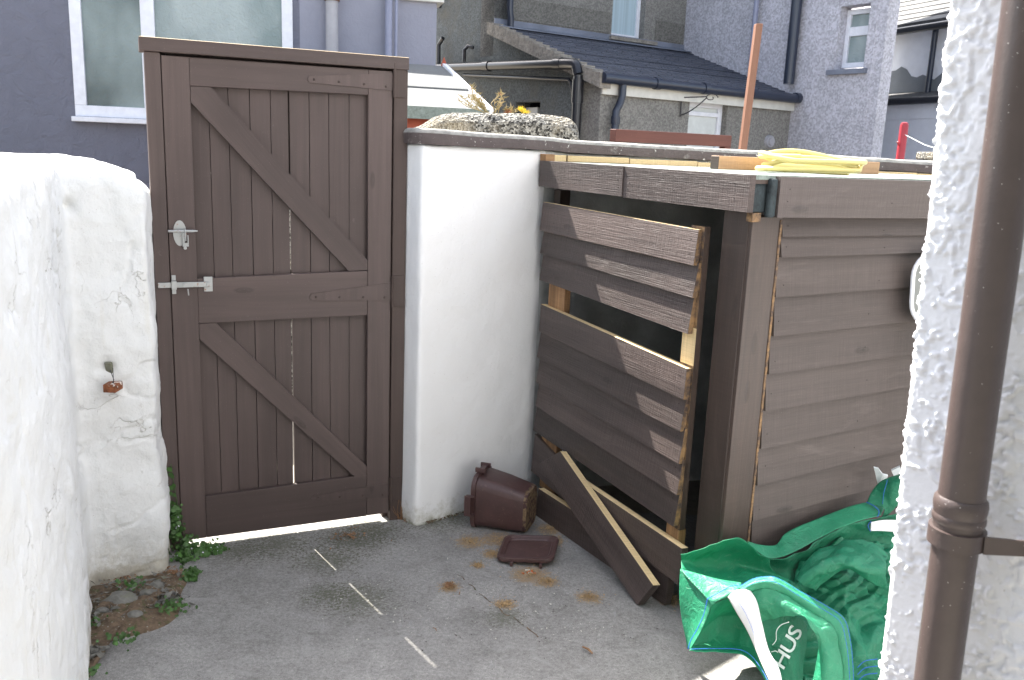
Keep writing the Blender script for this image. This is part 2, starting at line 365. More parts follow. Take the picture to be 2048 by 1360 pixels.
M['peb_band'] = pebble('pebbledash_dark_band', (.17, .165, .15), .25, 60, .005)
M['peb_mauve'] = pebble('pebbledash_mauve', (.46, .46, .51), .22, 45, .004)
M['peb_wall'] = pebble('pebbledash_wall', (.17, .165, .15), .85, 85, .012, tint=(.30, .26, .19))
def render_(name, col, bump=.006, sc=9):
    m = MT(name, col, .8, .2); W = m.coord('World'); m.vary(m.noise(W, .9, 4), .92, 1.07); m.vary(m.noise(W, 8, 4), .96, 1.04)
    m.addbump(m.noise(W, sc, 5, .6, .8), bump); m.addbump(m.noise(W, 70, 3), bump * .15); return m.m
M['lilac'] = render_('lilac_render', (.158, .166, .210), .03, 7)
M['lilac2'] = render_('lilac_render_fine', (.28, .29, .35), .006, 20)
M['blue_white'] = render_('white_render', (.86, .89, .95), .006, 20)
M['grey_patch'] = render_('grey_render_patch', (.22, .24, .26), .008, 14)
def slate(name, c1, c2, mortar, w_, h_):
    m = MT(name, c1, .6, .4); n = m.N.new('ShaderNodeTexBrick'); n.inputs['Scale'].default_value = 1
    n.inputs['Color1'].default_value = (*c1, 1); n.inputs['Color2'].default_value = (*c2, 1); n.inputs['Mortar'].default_value = (*mortar, 1)
    n.inputs['Brick Width'].default_value = w_; n.inputs['Row Height'].default_value = h_; n.inputs['Mortar Size'].default_value = .009
    m.t.links.new(m.coord('UV'), n.inputs['Vector']); m.mix(1.0, n.outputs[0]); m.vary(m.noise(m.coord('World'), 4, 4), .75, 1.25)
    m.vary(m.noise(m.coord('World'), 30, 3), .85, 1.15); m.addbump(n.outputs[1], -.012); return m.m
M['slate'] = slate('slate', (.065, .074, .10), (.09, .097, .125), (.03, .035, .05), .26, .105)
M['slate_pale'] = slate('slate_pale', (.075, .075, .077), (.115, .115, .113), (.06, .06, .06), .30, .19)
m = MT('verge_mortar', (.26, .24, .21), .95); m.vary(m.noise(m.coord('World'), 12, 5, .8), .5, 1.4); m.addbump(m.noise(m.coord('World'), 25, 4), .02); M['verge'] = m.m
m = MT('lead', (.17, .19, .24), .5); m.vary(m.noise(m.coord('World'), 3, 4), .7, 1.3); M['lead'] = m.m
def plain(name, col, rough=.5, spec=.5, metal=0, var=.1, bump=0):
    m = MT(name, col, rough, spec, metal); m.vary(m.noise(m.coord('World'), 12, 4, .6), 1 - var, 1 + var)
    if bump: m.addbump(m.noise(m.coord('World'), 120, 3), bump)
    return m.m
M['upvc'] = plain('white_plastic', (.72, .74, .80), .35)
M['cream'] = plain('cream_board', (.60, .60, .56), .5)
M['blackpipe'] = plain('black_plastic', (.012, .013, .017), .28, .6)
M['navy'] = plain('dark_blue_plastic', (.018, .025, .045), .3, .6)
M['greypipe'] = plain('grey_pipe', (.34, .34, .37), .4)
M['bluegreypipe'] = plain('lilac_pipe', (.24, .26, .36), .5)
def glass(name, c1, c2, sc=1.2, rough=.18):
    m = MT(name, c1, rough, .6); W = m.coord('World', (1, 1, .6)); m.mix(m.ramp(m.noise(W, sc, 3, .6), [(.40, 0), (.60, 1)]), c2)
    m.addbump(m.noise(m.coord('World'), 26, 4, .6, .5), .012); return m.m
M['frosted'] = glass('obscured_glass', (.085, .115, .115), (.23, .29, .29))
M['frosted2'] = glass('obscured_glass_pale', (.19, .25, .25), (.34, .40, .40))
m = MT('net_curtain_glass', (.42, .54, .60), .2, .6); m.vary(m.noise(m.coord('World', (22, 22, .3)), 1, 3), .75, 1.15); M['curtain'] = m.m
M['blindglass'] = plain('blind_glass', (.58, .61, .60), .3)
m = MT('pipe_paint', (.068, .050, .046), .33, .5); W = m.coord('World')
m.mix(m.ramp(m.voro(W, 95), [(.05, .95), (.07, 0)]), (.55, .53, .50)); m.vary(m.noise(W, 25, 4), .9, 1.1); m.addbump(m.noise(W, 140, 4, .7), .0006); M['pipe'] = m.m
m = MT('galvanised', (.42, .43, .43), .45, .5, .6); m.mix(m.ramp(m.noise(m.coord('World'), 60, 5, .7), [(.58, 0), (.66, .8)]), (.30, .12, .05)); M['galv'] = m.m
m = MT('rust', (.20, .07, .03), .85); m.vary(m.noise(m.coord('World'), 80, 4), .4, 1.6); m.mix(m.ramp(m.noise(m.coord('World'), 50, 3), [(.6, 0), (.64, 1)]), (.7, .65, .6)); M['rust'] = m.m
m = MT('bin_plastic', (.070, .036, .034), .42, .5); W = m.coord('World'); m.vary(m.noise(W, 14, 5, .7), .75, 1.25)
m.mix(m.ramp(m.noise(W, 45, 5, .8), [(.60, 0), (.72, .5)]), (.24, .17, .12)); m.addbump(m.noise(W, 200, 3), .0006); M['bin'] = m.m
m = MT('bin_mud', (.17, .115, .065), .9); m.vary(m.noise(m.coord('World'), 120, 4), .4, 1.7); m.mix(m.ramp(m.noise(m.coord('World'), 60, 4), [(.5, 0), (.55, 1)]), (.06, .03, .03)); M['mud'] = m.m
M['hose'] = plain('yellow_hose', (.60, .50, .19), .4, .5, 0, .05)
def bagmat(name, col, rough=.5):
    m = MT(name, col, rough, .55); U = m.coord('UV', (260, 260, 1)); W = m.coord('World')
    m.vary(m.noise(W, 7, 4, .6), .82, 1.15)
    m.mix(m.ramp(m.noise(W, 30, 6, .8, 1.5), [(.56, 0), (.75, .30)]), (.42, .55, .46))
    ck = m.N.new('ShaderNodeTexWave'); ck.inputs['Scale'].default_value = 9; ck.wave_type = 'BANDS'; ck.bands_direction = 'X'; m.t.links.new(m.coord('World', (14, 14, 14)), ck.inputs[0]); m.addbump(ck.outputs[1], .0003)
    ck = m.N.new('ShaderNodeTexWave'); ck.inputs['Scale'].default_value = 9; ck.bands_direction = 'Z'; m.t.links.new(m.coord('World', (14, 14, 14)), ck.inputs[0]); m.addbump(ck.outputs[1], .0003)
    m.addbump(m.noise(W, 26, 4, .6, 1.0), .007)
    m.b.inputs['Subsurface Weight'].default_value = 0
    tr = m.N.new('ShaderNodeBsdfTranslucent'); m.t.links.new(m.col, tr.inputs[0]); mx = m.N.new('ShaderNodeMixShader'); mx.inputs[0].default_value = .22
    m.t.links.new(m.b.outputs[0], mx.inputs[1]); m.t.links.new(tr.outputs[0], mx.inputs[2]); m.t.links.new(mx.outputs[0], m.N['Material Output'].inputs[0])
    return m.m
M['bag'] = bagmat('green_woven', (.010, .20, .10)); M['bagl'] = bagmat('green_woven_rim', (.03, .29, .15), .4); M['bagi'] = bagmat('green_woven_inside', (.010, .26, .12), .5)
M['strap'] = plain('white_webbing', (.80, .80, .80), .6, .3, 0, .06, .0006)
M['thread'] = plain('blue_thread', (.02, .12, .50), .6)
M['print'] = plain('white_print', (.50, .60, .55), .5)
m = MT('leaf', (.050, .115, .026), .5, .4); m.vary(m.noise(m.coord('World'), 45, 3), .45, 1.7); M['leaf'] = m.m
m = MT('weed_leaf', (.30, .24, .11), .7, .2); m.mix(m.ramp(m.noise(m.coord('World'), 30, 3), [(.45, 0), (.6, .9)]), (.42, .34, .20)); m.mix(m.ramp(m.noise(m.coord('World', loc=(4, 1, 2)), 22, 3), [(.6, 0), (.68, .8)]), (.30, .07, .04)); M['weed'] = m.m
M['petal'] = plain('petal', (.7, .68, .78), .6); M['ypetal'] = plain('yellow_petal', (.75, .55, .05), .6)
M['sand'] = plain('sawdust', (.42, .29, .155), .9, .1, 0, .35)
M['dry'] = plain('dry_litter', (.26, .15, .085), .9, .1, 0, .4)
M['red'] = plain('red_paint', (.30, .018, .03), .4); M['redshed'] = plain('red_timber', (.33, .07, .035), .7)
M['iron'] = plain('black_iron', (.03, .03, .035), .5); M['dkglass'] = plain('dark_opening', (.015, .017, .02), .2)
M['paper'] = plain('white_wrapper', (.66, .70, .70), .4); M['greyface'] = plain('grey_fabric', (.20, .21, .20), .8)
M['orange'] = plain('orange_crumb', (.55, .10, .02), .6); M['peg'] = plain('pale_bits', (.62, .60, .52), .7)

# ------------------------------------------------------------ ground
mb = MB(); mb.box(-120, 120, -40, 200, -.3, -.006); tag(mb.build('ground', M['lane']), kind='structure')
nx, ny = 150, 150
X, Y = np.meshgrid(np.linspace(-2.4, 3.0, nx), np.linspace(-.6, 3.75, ny)); Z = np.zeros_like(X)
Pn = np.stack([X, Y, Z], -1); Z = .002 + .003 * fbm(Pn, 1.3, 3, 3) + .0016 * fbm(Pn, 14, 3, 5) 
mb = MB(); mb.grid(np.stack([X, Y, Z], -1)); tag(mb.build('yard_concrete', M['concrete'], smooth=True), kind='structure')
# ------------------------------------------------------------ frames
FG = Frame((-1.236, 3.231), 24.0, -1)
S0 = np.array([.729, 2.77]); FF = Frame(S0, 117, 1); FS = Frame(S0, 30.5, -1)
I0 = np.array([.129, 3.949])

# ------------------------------------------------------------ swept walls
def sweep(name, path, out, thick, top_r, mats, parent, amp=(.012, .004), lat=.02, nz_=70, z0=-.03, batter=None, mfun=None, rnd=.05, seed=1, fine=None, iters=2, lean=None, cr=.03):
    P, t = smoothpath(path, lat, iters, cr)      # columns: x,y,ztop
    T = np.gradient(P[:, :2], axis=0); T /= np.linalg.norm(T, axis=1)[:, None]; Nn = out * np.stack([-T[:, 1], T[:, 0]], 1)
    for _ in range(3): Nn[1:-1] = (Nn[:-2] + Nn[1:-1] * 2 + Nn[2:]) / 4
    Nn /= np.linalg.norm(Nn, axis=1)[:, None]
    rows = []
    zs = np.linspace(0, 1, nz_)
    for q in zs: rows.append((0.0, ('f', q)))
    for an in np.linspace(0, 90, 9)[1:]: rows.append((0, ('r', an)))
    for q in np.linspace(0, 1, 6)[1:]: rows.append((0, ('t', q)))
    rows.append((0, ('b', 0)))
    A = []
    for _, (k, q) in rows:
        zt = P[:, 2]
        if k == 'f': z_ = z0 + (zt - top_r - z0) * q; o = np.zeros(len(P))
        elif k == 'r': z_ = zt - top_r + top_r * math.sin(R_(q)); o = -top_r * (1 - math.cos(R_(q))) * np.ones(len(P))
        elif k == 't': z_ = zt.copy(); o = -(top_r + (thick - top_r) * q) * np.ones(len(P))
        else: z_ = np.full(len(P), z0); o = -thick * np.ones(len(P))
        if batter is not None and k in ('f', 'r', 't'): o = o + batter(t / t[-1], z_)
        A.append(np.stack([P[:, 0] + Nn[:, 0] * o, P[:, 1] + Nn[:, 1] * o, z_], 1))
    A = np.array(A)
    if lean is not None: A[..., :2] += np.asarray(lean) * (A[..., 2:] - 1.15)
    du = np.gradient(A, axis=1); dw = np.gradient(A, axis=0); N3 = np.cross(du, dw); l = np.linalg.norm(N3, axis=2, keepdims=True); N3 = N3 / np.maximum(l, 1e-9)
    sgn = np.sign((N3[5, :, :2] * Nn).sum()); N3 *= sgn
    D = amp[0] * fbm(A, 3.2, 3, seed) + amp[1] * fbm(A, 14, 4, seed + 9)
    if fine: D = D + fine(A)
    A = A + N3 * D[..., None]
    mi = None
    if mfun: mi = np.array([[mfun(0, t[j]) for j in range(len(t) - 1)]] * (A.shape[0] - 1))
    if sgn < 0: A = A[:, ::-1]; mi = mi[:, ::-1] if mi is not None else None
    return fastgrid(name, A, mats, parent, mi), A

# left white wall (pier beside the gate and the run coming towards the camera)
lw = thing('garden_wall', 'lumpy white painted wall with rounded top left of the brown gate', 'wall', (-1.3, 2.9, 0))
path = [(-1.36, 3.30, 1.43), (-1.262, 3.022, 1.455), (-1.300, 3.0, 1.47), (-1.490, 2.905, 1.515), (-1.44, 2.76, 1.52), (-1.233, 2.339, 1.53), (-1.07, 1.93, 1.53), (-.86, 1.42, 1.52), (-.80, 1.0, 1.5), (-.80, .3, 1.5)]
def bat(u, z_): 
    return np.clip((u - .72) / .1, 0, 1) * np.clip(1.30 - z_, 0, 1) * .16 + .03 * np.clip(.5 - z_, 0, 1)
def lump(A):
    d = -.0 * A[..., 0]
    for (p, r, h) in (((135, 412), .022, -.028), ((215, 735), .03, -.022), ((110, 355), .018, -.012)):
        q = VP(p[0], p[1], (-1.478, 2.905), (-1.243, 3.019)); rr = np.linalg.norm(A - q, axis=2); d = d + h * np.exp(-(rr / r) ** 2)
    x = fbm(A, 9, 4, 21); y = np.abs(fbm(A, 5, 3, 33)); d = d + .006 * np.clip(x, -.2, .4) - .006 * np.exp(-(y / .03) ** 2) * (fbm(A, 4, 2, 40) > 0)
    return d
sweep('wall', path, 1, .24, .07, [M['white']], lw, amp=(.020, .010), lat=.008, nz_=200, cr=.02, batter=bat, seed=4, fine=lump)
# white pier and boundary wall to the right of the gate
bw = thing('boundary_wall', 'smooth white wall with brown painted coping running behind the timber store', 'wall', (-.2, 3.7, 0))
p2 = I0 + dv(41) * .10; p3 = p2 + dv(15) * 3.6
path = [(-.57, 3.80, 1.60), (-.462, 3.60, 1.60), (-.378, 3.515, 1.60), (-.26, 3.614, 1.60), (I0[0], I0[1], 1.595), (p2[0], p2[1], 1.59), (p2[0] + .9659, p2[1] + .2588, 1.575), (p3[0], p3[1], 1.53)]
def mf(i, tt): return 1 if tt < .225 else (0 if tt < .98 else 2)
o_, A_ = sweep('wall_face', path, -1, .18, .012, [M['pillar'], M['reveal'], M['inrender_shade']], bw, amp=(.007, .0035), lat=.008, nz_=150, cr=.010, seed=6, mfun=mf, batter=lambda u, z_: .035 * np.clip(.25 - z_, 0, 1))
P, t = smoothpath(path, .03); T = np.gradient(P[:, :2], axis=0); T /= np.linalg.norm(T, axis=1)[:, None]; Nn = np.stack([T[:, 1], -T[:, 0]], 1)
k = t > .13; P = P[k]; Nn = Nn[k]; u = np.linspace(0, 1, len(P))
hh = np.interp(u, [0, .02, .25, .6, 1], [.055, .062, .055, .058, .072]); sec = [(.018, .004), (.022, .012), (.022, .7), (.016, .92), (.002, 1.0), (-.06, 1.03), (-.16, 1.0), (-.2, .5), (-.2, .004), (-.1, .004)]
A = np.array([[[P[i, 0] + Nn[i, 0] * o, P[i, 1] + Nn[i, 1] * o, P[i, 2] + hh[i] * q] for i in range(len(P))] for (o, q) in sec])
A[..., 2] += .005 * fbm(A, 5, 3, 2); A[..., :2] += (.004 * fbm(A, 25, 3, 3))[..., None]
B = np.transpose(A, (1, 0, 2)); mb = MB(); mb.grid(B, closed=True, mfun=lambda i, j: 1 if 2 <= j <= 6 else 0); mb.face(list(B[0])); mb.face(list(B[-1][::-1])); mb.build('coping', [M['coping'], M['copingtop']], bw, smooth=True, auto=50)

# near right roughcast wall
pq = CAM + ray(1997, 525) * 1.185; PX, PY = pq[0], pq[1]; WA = -52.9; wd = -dv(WA); wn = np.array([dv(WA)[1], -dv(WA)[0]])
q0 = np.array([PX, PY]) - wn * .064
cr = VP(1829, 700, q0, q0 + wd)[:2]; bk = -wn
rw = thing('roughcast_wall', 'sunlit white roughcast wall corner behind the brown downpipe', 'wall', (cr[0], cr[1], 0))
path = [(*(cr + bk * .12), 2.1), (*(cr), 2.1), (*(cr - wd * .4), 2.1), (*(cr - wd * .72), 2.1)]
def rc(A):
    B_ = A + .008 * np.stack([vnoise(A, 40, 50 + k_) for k_ in range(3)], -1); x = vnoise(B_, 95, 31); x2 = vnoise(B_, 190, 3); z2 = vnoise(A, 15, 8); q_ = np.clip(x + .45 * x2 + .7 * z2 - .12, 0, .55); return .0042 * np.clip(q_ * 2.2, 0, .9) + .0018 * np.clip(x2 + .3 * z2, 0, .6)
sweep('wall', path, -1, .28, .02, [M['roughcast']], rw, amp=(.004, .0008), lat=.0026, nz_=820, seed=12, fine=rc, iters=1, lean=dv(155) * .030, cr=.010)
# unseen upper, lower and rear house walls added to cut the sky light
u0 = cr - wn * .012 + dv(155) * .028; u1 = u0 - wd * 2.9; mb = MB(); pz3 = lambda p, z_: np.array([p[0], p[1], z_])
ins = -wn * 3.0
mb.hexa([pz3(u1, 2.105), pz3(u1 + ins, 2.105), pz3(u0 + ins, 2.105), pz3(u0, 2.105), pz3(u1, 4.6), pz3(u1 + ins, 4.6), pz3(u0 + ins, 4.6), pz3(u0, 4.6)]); mb.build('upper_wall', M['roughcast'], rw)
v0 = cr - wd * .735; v1 = cr - wd * 2.9; mb = MB(); mb.hexa([pz3(v1, 0), pz3(v1 + ins, 0), pz3(v0 + ins, 0), pz3(v0, 0), pz3(v1, 2.10), pz3(v1 + ins, 2.10), pz3(v0 + ins, 2.10), pz3(v0, 2.10)]); mb.build('unseen_lower_wall', M['roughcast'], rw)
mb = MB(); mb.box(-3.6, 3.0, -1.6, -1.35, 0, 4.6); mb.build('unseen_rear_wall', M['peb_gable'], rw)
# downpipe
class PipeMB(MB):
    def build(s, *a_, **k_):
        l_ = dv(155) * .018
        for v in s.v: v[:2] += l_ * (v[2] - 1.15)
        return MB.build(s, *a_, **k_)
dp = thing('downpipe', 'brown painted downpipe spotted with white paint on the roughcast wall', 'downpipe', (PX, PY, 0))
zc = 1.6 + (CAM + ray(1930, 1010) * 1.0)[2] - 1.6
def pz(y, x=1935):
    d = ray(x, y); t_ = math.hypot(PX, PY) / math.hypot(d[0], d[1]); return 1.6 + t_ * d[2]
zt, zb = pz(1005), pz(1085)
r0 = .0312
mb = PipeMB(); n = 60; zz = np.linspace(.02, 2.5, n); mb.tube([(PX, PY, z_) for z_ in zz], r0, 40); mb.build('pipe', M['pipe'], dp, smooth=True, auto=60)
mb = PipeMB(); mb.tube([(PX, PY, z_) for z_ in (zb - .004, zb, zb + .012, zt - .02, zt - .012, zt - .004, zt + .004, zt + .008)], [r0 + .001, 0.0335, .0342, .034, .0358, .0365, .0355, r0 + .001], 40)
mb.tube([(PX, PY, z_) for z_ in (zb + .028, zb + .032, zb + .038, zb + .042)], [.0340, .0360, .0360, .0340], 40, cap=False); mb.build('socket', M['pipe'], dp, smooth=True, auto=50)
mb = PipeMB(); zk = pz(1075); ring = []
for z_ in (zk - .012, zk + .012):
    pass
mb.tube([(PX, PY, z_) for z_ in (zk - .013, zk - .0125, zk + .0125, zk + .013)], [.0350, .0385, .0385, .0350], 40)
ear = np.array([PX, PY]) - wd * .0385; e2 = np.array([PX, PY]) - wd * .086 - wn * .050
mb.prism([(*(ear + wn * .004), zk - .013), (*(e2 + wn * .004), zk - .010), (*(e2 + wn * .004), zk + .012), (*(ear + wn * .004), zk + .013)], (*(-wn * .004), 0)); mb.build('clip', M['pipe'], dp, smooth=True, auto=40)
mb = PipeMB(); mb.tube([(*(e2 + wn * .016), zk + .001), (*(e2 - wn * .01), zk + .001)], .006, 10); mb.build('screw', M['rust'], dp, smooth=True, auto=40)

# ------------------------------------------------------------ gate frame
gf = thing('gate_surround', 'brown painted gate frame with posts and lintel between the white walls', 'gate surround', FG.P(.4, 0, 0))
mb = MB(); mb.fbox(FG, -.107, .863, -.09, .014, 1.880, 1.927, mf={'t': 1}); mb.build('lintel', [M['gate'], M['pine']], gf, bevel=.003)
mb = MB(); mb.fbox(FG, -.092, -.040, -.085, .003, -.01, 1.879); mb.build('post', M['gate'], gf, bevel=.003)
mb = MB(); mb.fbox(FG, .806, .862, -.085, .003, -.01, 1.879); mb.build('post', M['gatedark'], gf, bevel=.003)
mb = MB(); mb.fbox(FG, -.060, -.020, -.075, -.047, .0, 1.88); mb.build('light_stop', M['gatedark'], gf)  # stops added behind the leaf edges to shut out light leaks
mb = MB(); mb.fbox(FG, .785, .815, -.075, -.0425, .0, 1.88); mb.build('light_stop', M['gatedark'], gf)
mb = MB(); mb.fbox(FG, -.019, .784, -.075, -.0475, 1.85, 1.8795); mb.build('light_stop', M['gatedark'], gf)
mb = MB(); mb.fbox(FG, .8625, .90, -.085, -.03, 0, 1.60); mb.build('post', M['gatedark'], gf)
gt = thing('gate', 'tall brown ledged gate with two diagonal braces and metal bolt', 'gate', FG.P(.4, 0, 0))
ZB = .034
mb = MB(); mb.fbox(FG, -.037, .055, -.022, 0, ZB, 1.870, g=(0, 0, 1)); mb.build('stile', M['gate'], gt, bevel=.002)
mb = MB(); mb.fbox(FG, .705, .800, -.022, 0, ZB + .004, 1.872, g=(0, 0, 1)); mb.build('stile', M['gate'], gt, bevel=.002)
for (z0_, z1_, z2_, z3_) in ((1.772, 1.870, 1.778, 1.872), (.905, 1.076, .912, 1.094), (ZB, .208, ZB + .002, .222)):
    mb = MB(); P = FG.P; mb.hexa([P(.0555, -.0005, z0_), P(.7045, -.0005, z2_), P(.7045, -.022, z2_), P(.0555, -.022, z0_), P(.0555, -.0005, z1_), P(.7045, -.0005, z3_), P(.7045, -.022, z3_), P(.0555, -.022, z1_)], g=FG.d3); mb.build('rail', M['gate'], gt, bevel=.002)
def brace(pts):
    mb = MB(); mb.prism([FG.P(s_, -.001, z_) for s_, z_ in pts], FG.n3 * -.021, g=FG.P(pts[2][0], 0, pts[2][1]) - FG.P(pts[0][0], 0, pts[0][1])); mb.build('brace', M['gate'], gt, bevel=.002)
brace([(.0565, 1.770), (.0565, 1.715), (.628, 1.095), (.704, 1.097), (.704, 1.138), (.128, 1.771)])
brace([(.0565, .903), (.0565, .845), (.655, .219), (.704, .2225), (.704, .262), (.118, .905)])
cr_ = [.02, .119, .187, .263, .338, .405, .4815, .556, .635, .76]
mb = MB()
for i in range(9):
    g0 = .0012; g1 = .0012; a0, a1 = cr_[i], cr_[i + 1]
    if i == 5: g0 = .0032
    if i == 4: g1 = .0032; g0 = .0012
    o1 = -.0235 - (i % 3) * .0008
    # slightly bowed board in slices
    mb.fbox(FG, a0 + g0, a1 - g1, -.041, o1, ZB + .01, 1.86, g=(0, 0, 1))
ob = mb.build('panel', M['gate'], gt)
mb = MB()
for i, c in enumerate(cr_[1:-1]):
    if i == 4: segs = [(.06, .20), (.50, .56), (1.0, 1.1), (1.46, 1.86)]
    elif i == 3: segs = [(.06, .27), (.31, .55), (.585, 1.32), (1.36, 1.5), (1.515, 1.86)]
    elif i == 0: segs = [(.06, 1.462), (1.468, 1.86)]
    else: segs = [(.06, 1.86)]
    for a0, a1 in segs: mb.fbox(FG, c - .012, c + .012, -.046, -.0412, a0, a1, g=(0, 0, 1))
mb.build('light_block_strip', M['gatedark'], gt)  # unseen strips added behind board joints to block light through the gaps
def hinge(z0l, z1l, z0r, z1r, s0=.477, s1=.800):
    mb = MB(); mb.prism([FG.P(s0, .0035, z0l), FG.P(s0 - .006, .0035, (z0l + z1l) / 2), FG.P(s0, .0035, z1l), FG.P(s1, .0035, z1r), FG.P(s1, .0035, z0r)][::-1], FG.n3 * -.0034)
    h = mb.build('hinge', M['gate'], gt, bevel=.001)
    for f_ in (.06, .35, .65, .92):
        mb = MB(); c = FG.P(s0 + (s1 - s0) * f_, .0035, z0l + (z0r - z0l) * f_ + .013); mb.tube([c, c + FG.n3 * .0025], [.005, .0035], 8); mb.build('screw', M['gatedark'], h)
hinge(1.81, 1.833, 1.80, 1.866); hinge(.982, 1.008, .970, 1.044); hinge(.135, .158, .11, .175)
for (z0_, z1_) in ((1.775, 1.903), (.945, 1.072), (.09, .20)):
    mb = MB(); mb.fbox(FG, .804, .852, .0035, .0075, z0_, z1_); mb.tube([FG.P(.806, .009, z0_), FG.P(.806, .009, z1_)], .006, 10)
    mb.build('hinge_plate', M['gatedark'], gf, bevel=.001)
# bolt and latch
bo = MB(); bo.fbox(FG, -.082, .10, .006, .012, 1.046, 1.066, mi=0); bl = bo.build('bolt', M['galv'], gt, bevel=.002)
mb = MB(); mb.fbox(FG, .078, .109, .0005, .006, 1.028, 1.084); mb.tube([FG.P(.094, .006, 1.056), FG.P(.094, .016, 1.056)], .008, 12); mb.build('plate', M['galv'], bl, bevel=.001)
mb = MB(); mb.fbox(FG, -.036, -.018, .012, .018, 1.04, 1.072); mb.fbox(FG, -.034, -.020, .0005, .006, 1.072, 1.092); mb.fbox(FG, -.034, -.020, .0005, .006, 1.022, 1.04); mb.build('staple', M['galv'], bl, bevel=.001)
mb = MB(); mb.tube([FG.P(.010, .012, 1.056), FG.P(.010, .03, 1.056)], [.006, .007], 10); mb.tube([FG.P(.020, .02, 1.042), FG.P(.022, .022, 1.018)], .0025, 8); mb.build('knob', M['galv'], bl, smooth=True, auto=40)
mb = MB(); pts = [FG.P(.001 + .023 * math.cos(a_), .005, 1.247 + .047 * math.sin(a_)) for a_ in np.linspace(0, 2 * math.pi, 24, endpoint=False)]; mb.prism(pts, FG.n3 * -.0045)
la = mb.build('latch', M['galv'], gt, bevel=.001)
mb = MB(); mb.tube([FG.P(-.04, .02, 1.256), FG.P(.045, .02, 1.256), FG.P(.062, .02, 1.2565)], [.0045, .005, .002], 10); mb.tube([FG.P(.018, .006, 1.262), FG.P(.018, .028, 1.262), FG.P(.019, .028, 1.222), FG.P(.019, .006, 1.222)], .0022, 8); mb.build('lever', M['galv'], la, smooth=True, auto=50)
mb = MB(); mb.fbox(FG, .008, .012, .006, .012, 1.20, 1.25); mb.fbox(FG, .026, .030, .006, .012, 1.21, 1.24); mb.fbox(FG, .008, .030, .006, .012, 1.198, 1.212); c = FG.P(.017, .009, 1.193); mb.tube([c, c + FG.n3 * .006], .006, 10); mb.build('catch', M['galv'], la, bevel=.001)

# ------------------------------------------------------------ timber store (shed)
sh = thing('timber_store', 'low brown timber clad bin store against the white wall', 'shed', FF.P(.3, -.3, 0))
ZR = 1.538
def fr(F, s0, s1, zb0, zt0, zb1, zt1, ob_, ot_, th, mats, name, parent, mf=None, g=None, bevel=.002, nails=None):
    mb = MB(); P = F.P
    # corners: outer face offset ob_ at bottom, ot_ at top ; s0 end first
    mb.hexa([P(s0, ob_, zb0), P(s1, ob_, zb1), P(s1, ob_ - th, zb1), P(s0, ob_ - th, zb0), P(s0, ot_, zt0), P(s1, ot_, zt1), P(s1, ot_ - th, zt1), P(s0, ot_ - th, zt0)], g=F.d3 if g is None else g, mf=mf)
    if nails:
        for (s_, f_) in nails:
            u_ = (s_ - s0) / (s1 - s0); z_ = (zb0 + (zb1 - zb0) * u_) * (1 - f_) + (zt0 + (zt1 - zt0) * u_) * f_; c = P(s_, ob_ + (ot_ - ob_) * f_ + .0002, z_); mb.tube([c, c + F.n3 * .0012], [.0028, .0022], 7, mi=len(mats) - 1)
    return mb.build(name, list(mats[:-1]) + [mats[-1]], parent, bevel=bevel)
# front fascia boards
fr(FF, -.045, .645, 1.436, 1.549, 1.436, 1.550, .056, .056, .022, [M['dark'], M['nail']], 'fascia_board', sh, nails=[(.02, .35), (.025, .75), (.33, .4), (.61, .3), (.613, .7), (.6, .5)])
fr(FF, .640, 1.292, 1.439, 1.551, 1.441, 1.552, .060, .060, .022, [M['dark'], M['nail']], 'fascia_board', sh, nails=[(.665, .3), (.67, .55), (.675, .8), (.95, .4), (1.2, .3)])
# side fascia
o = fr(FS, .062, 1.9, 1.421, 1.546, 1.405, 1.540, .050, .050, .026, [M['fascia'], M['nail']], 'fascia_board', sh, nails=[(.10, .4), (.105, .7), (.6, .4)])
mb = MB(); mb.fbox(FS, -.028, .058, -.02, .020, 1.434, 1.546, g=(0, 0, 1)); mb.build('corner_felt', M['feltcorner'], sh, bevel=.006)
mb = MB(); mb.fbox(FS, .030, .0615, .0205, .044, 1.42, 1.540, g=(0, 0, 1)); mb.build('corner_felt', M['feltcorner'], sh, bevel=.008)
mb = MB(); mb.fbox(FS, -.02, .018, .0, .026, 1.405, 1.4335, g=(0, 0, 1)); mb.build('packing_block', M['rawdark'], sh, bevel=.002)
# corner boards
fr(FF, .004, .122, -.005, 1.434, -.005, 1.434, .004, .004, .024, [M['post'], M['pine']], 'corner_board', sh, g=(0, 0, 1))
fr(FS, .0, .128, -.005, 1.42, -.005, 1.42, .010, .010, .024, [M['post'], M['pine']], 'corner_board', sh, mf={1: 1}, g=(0, 0, 1))
mb = MB(); mb.fbox(FS, .119, .1285, .0105, .0125, .0, 1.41, g=(0, 0, 1)); mb.build('raw_edge', M['rawdark'], sh)
mb = MB(); mb.fbox(FF, .02, .10, -.10, -.021, 0, 1.43); mb.build('post', M['post'], sh)
mb = MB(); mb.fbox(FF, 1.22, 1.275, -.06, -.01, 0, 1.43); mb.build('post', M['post'], sh)
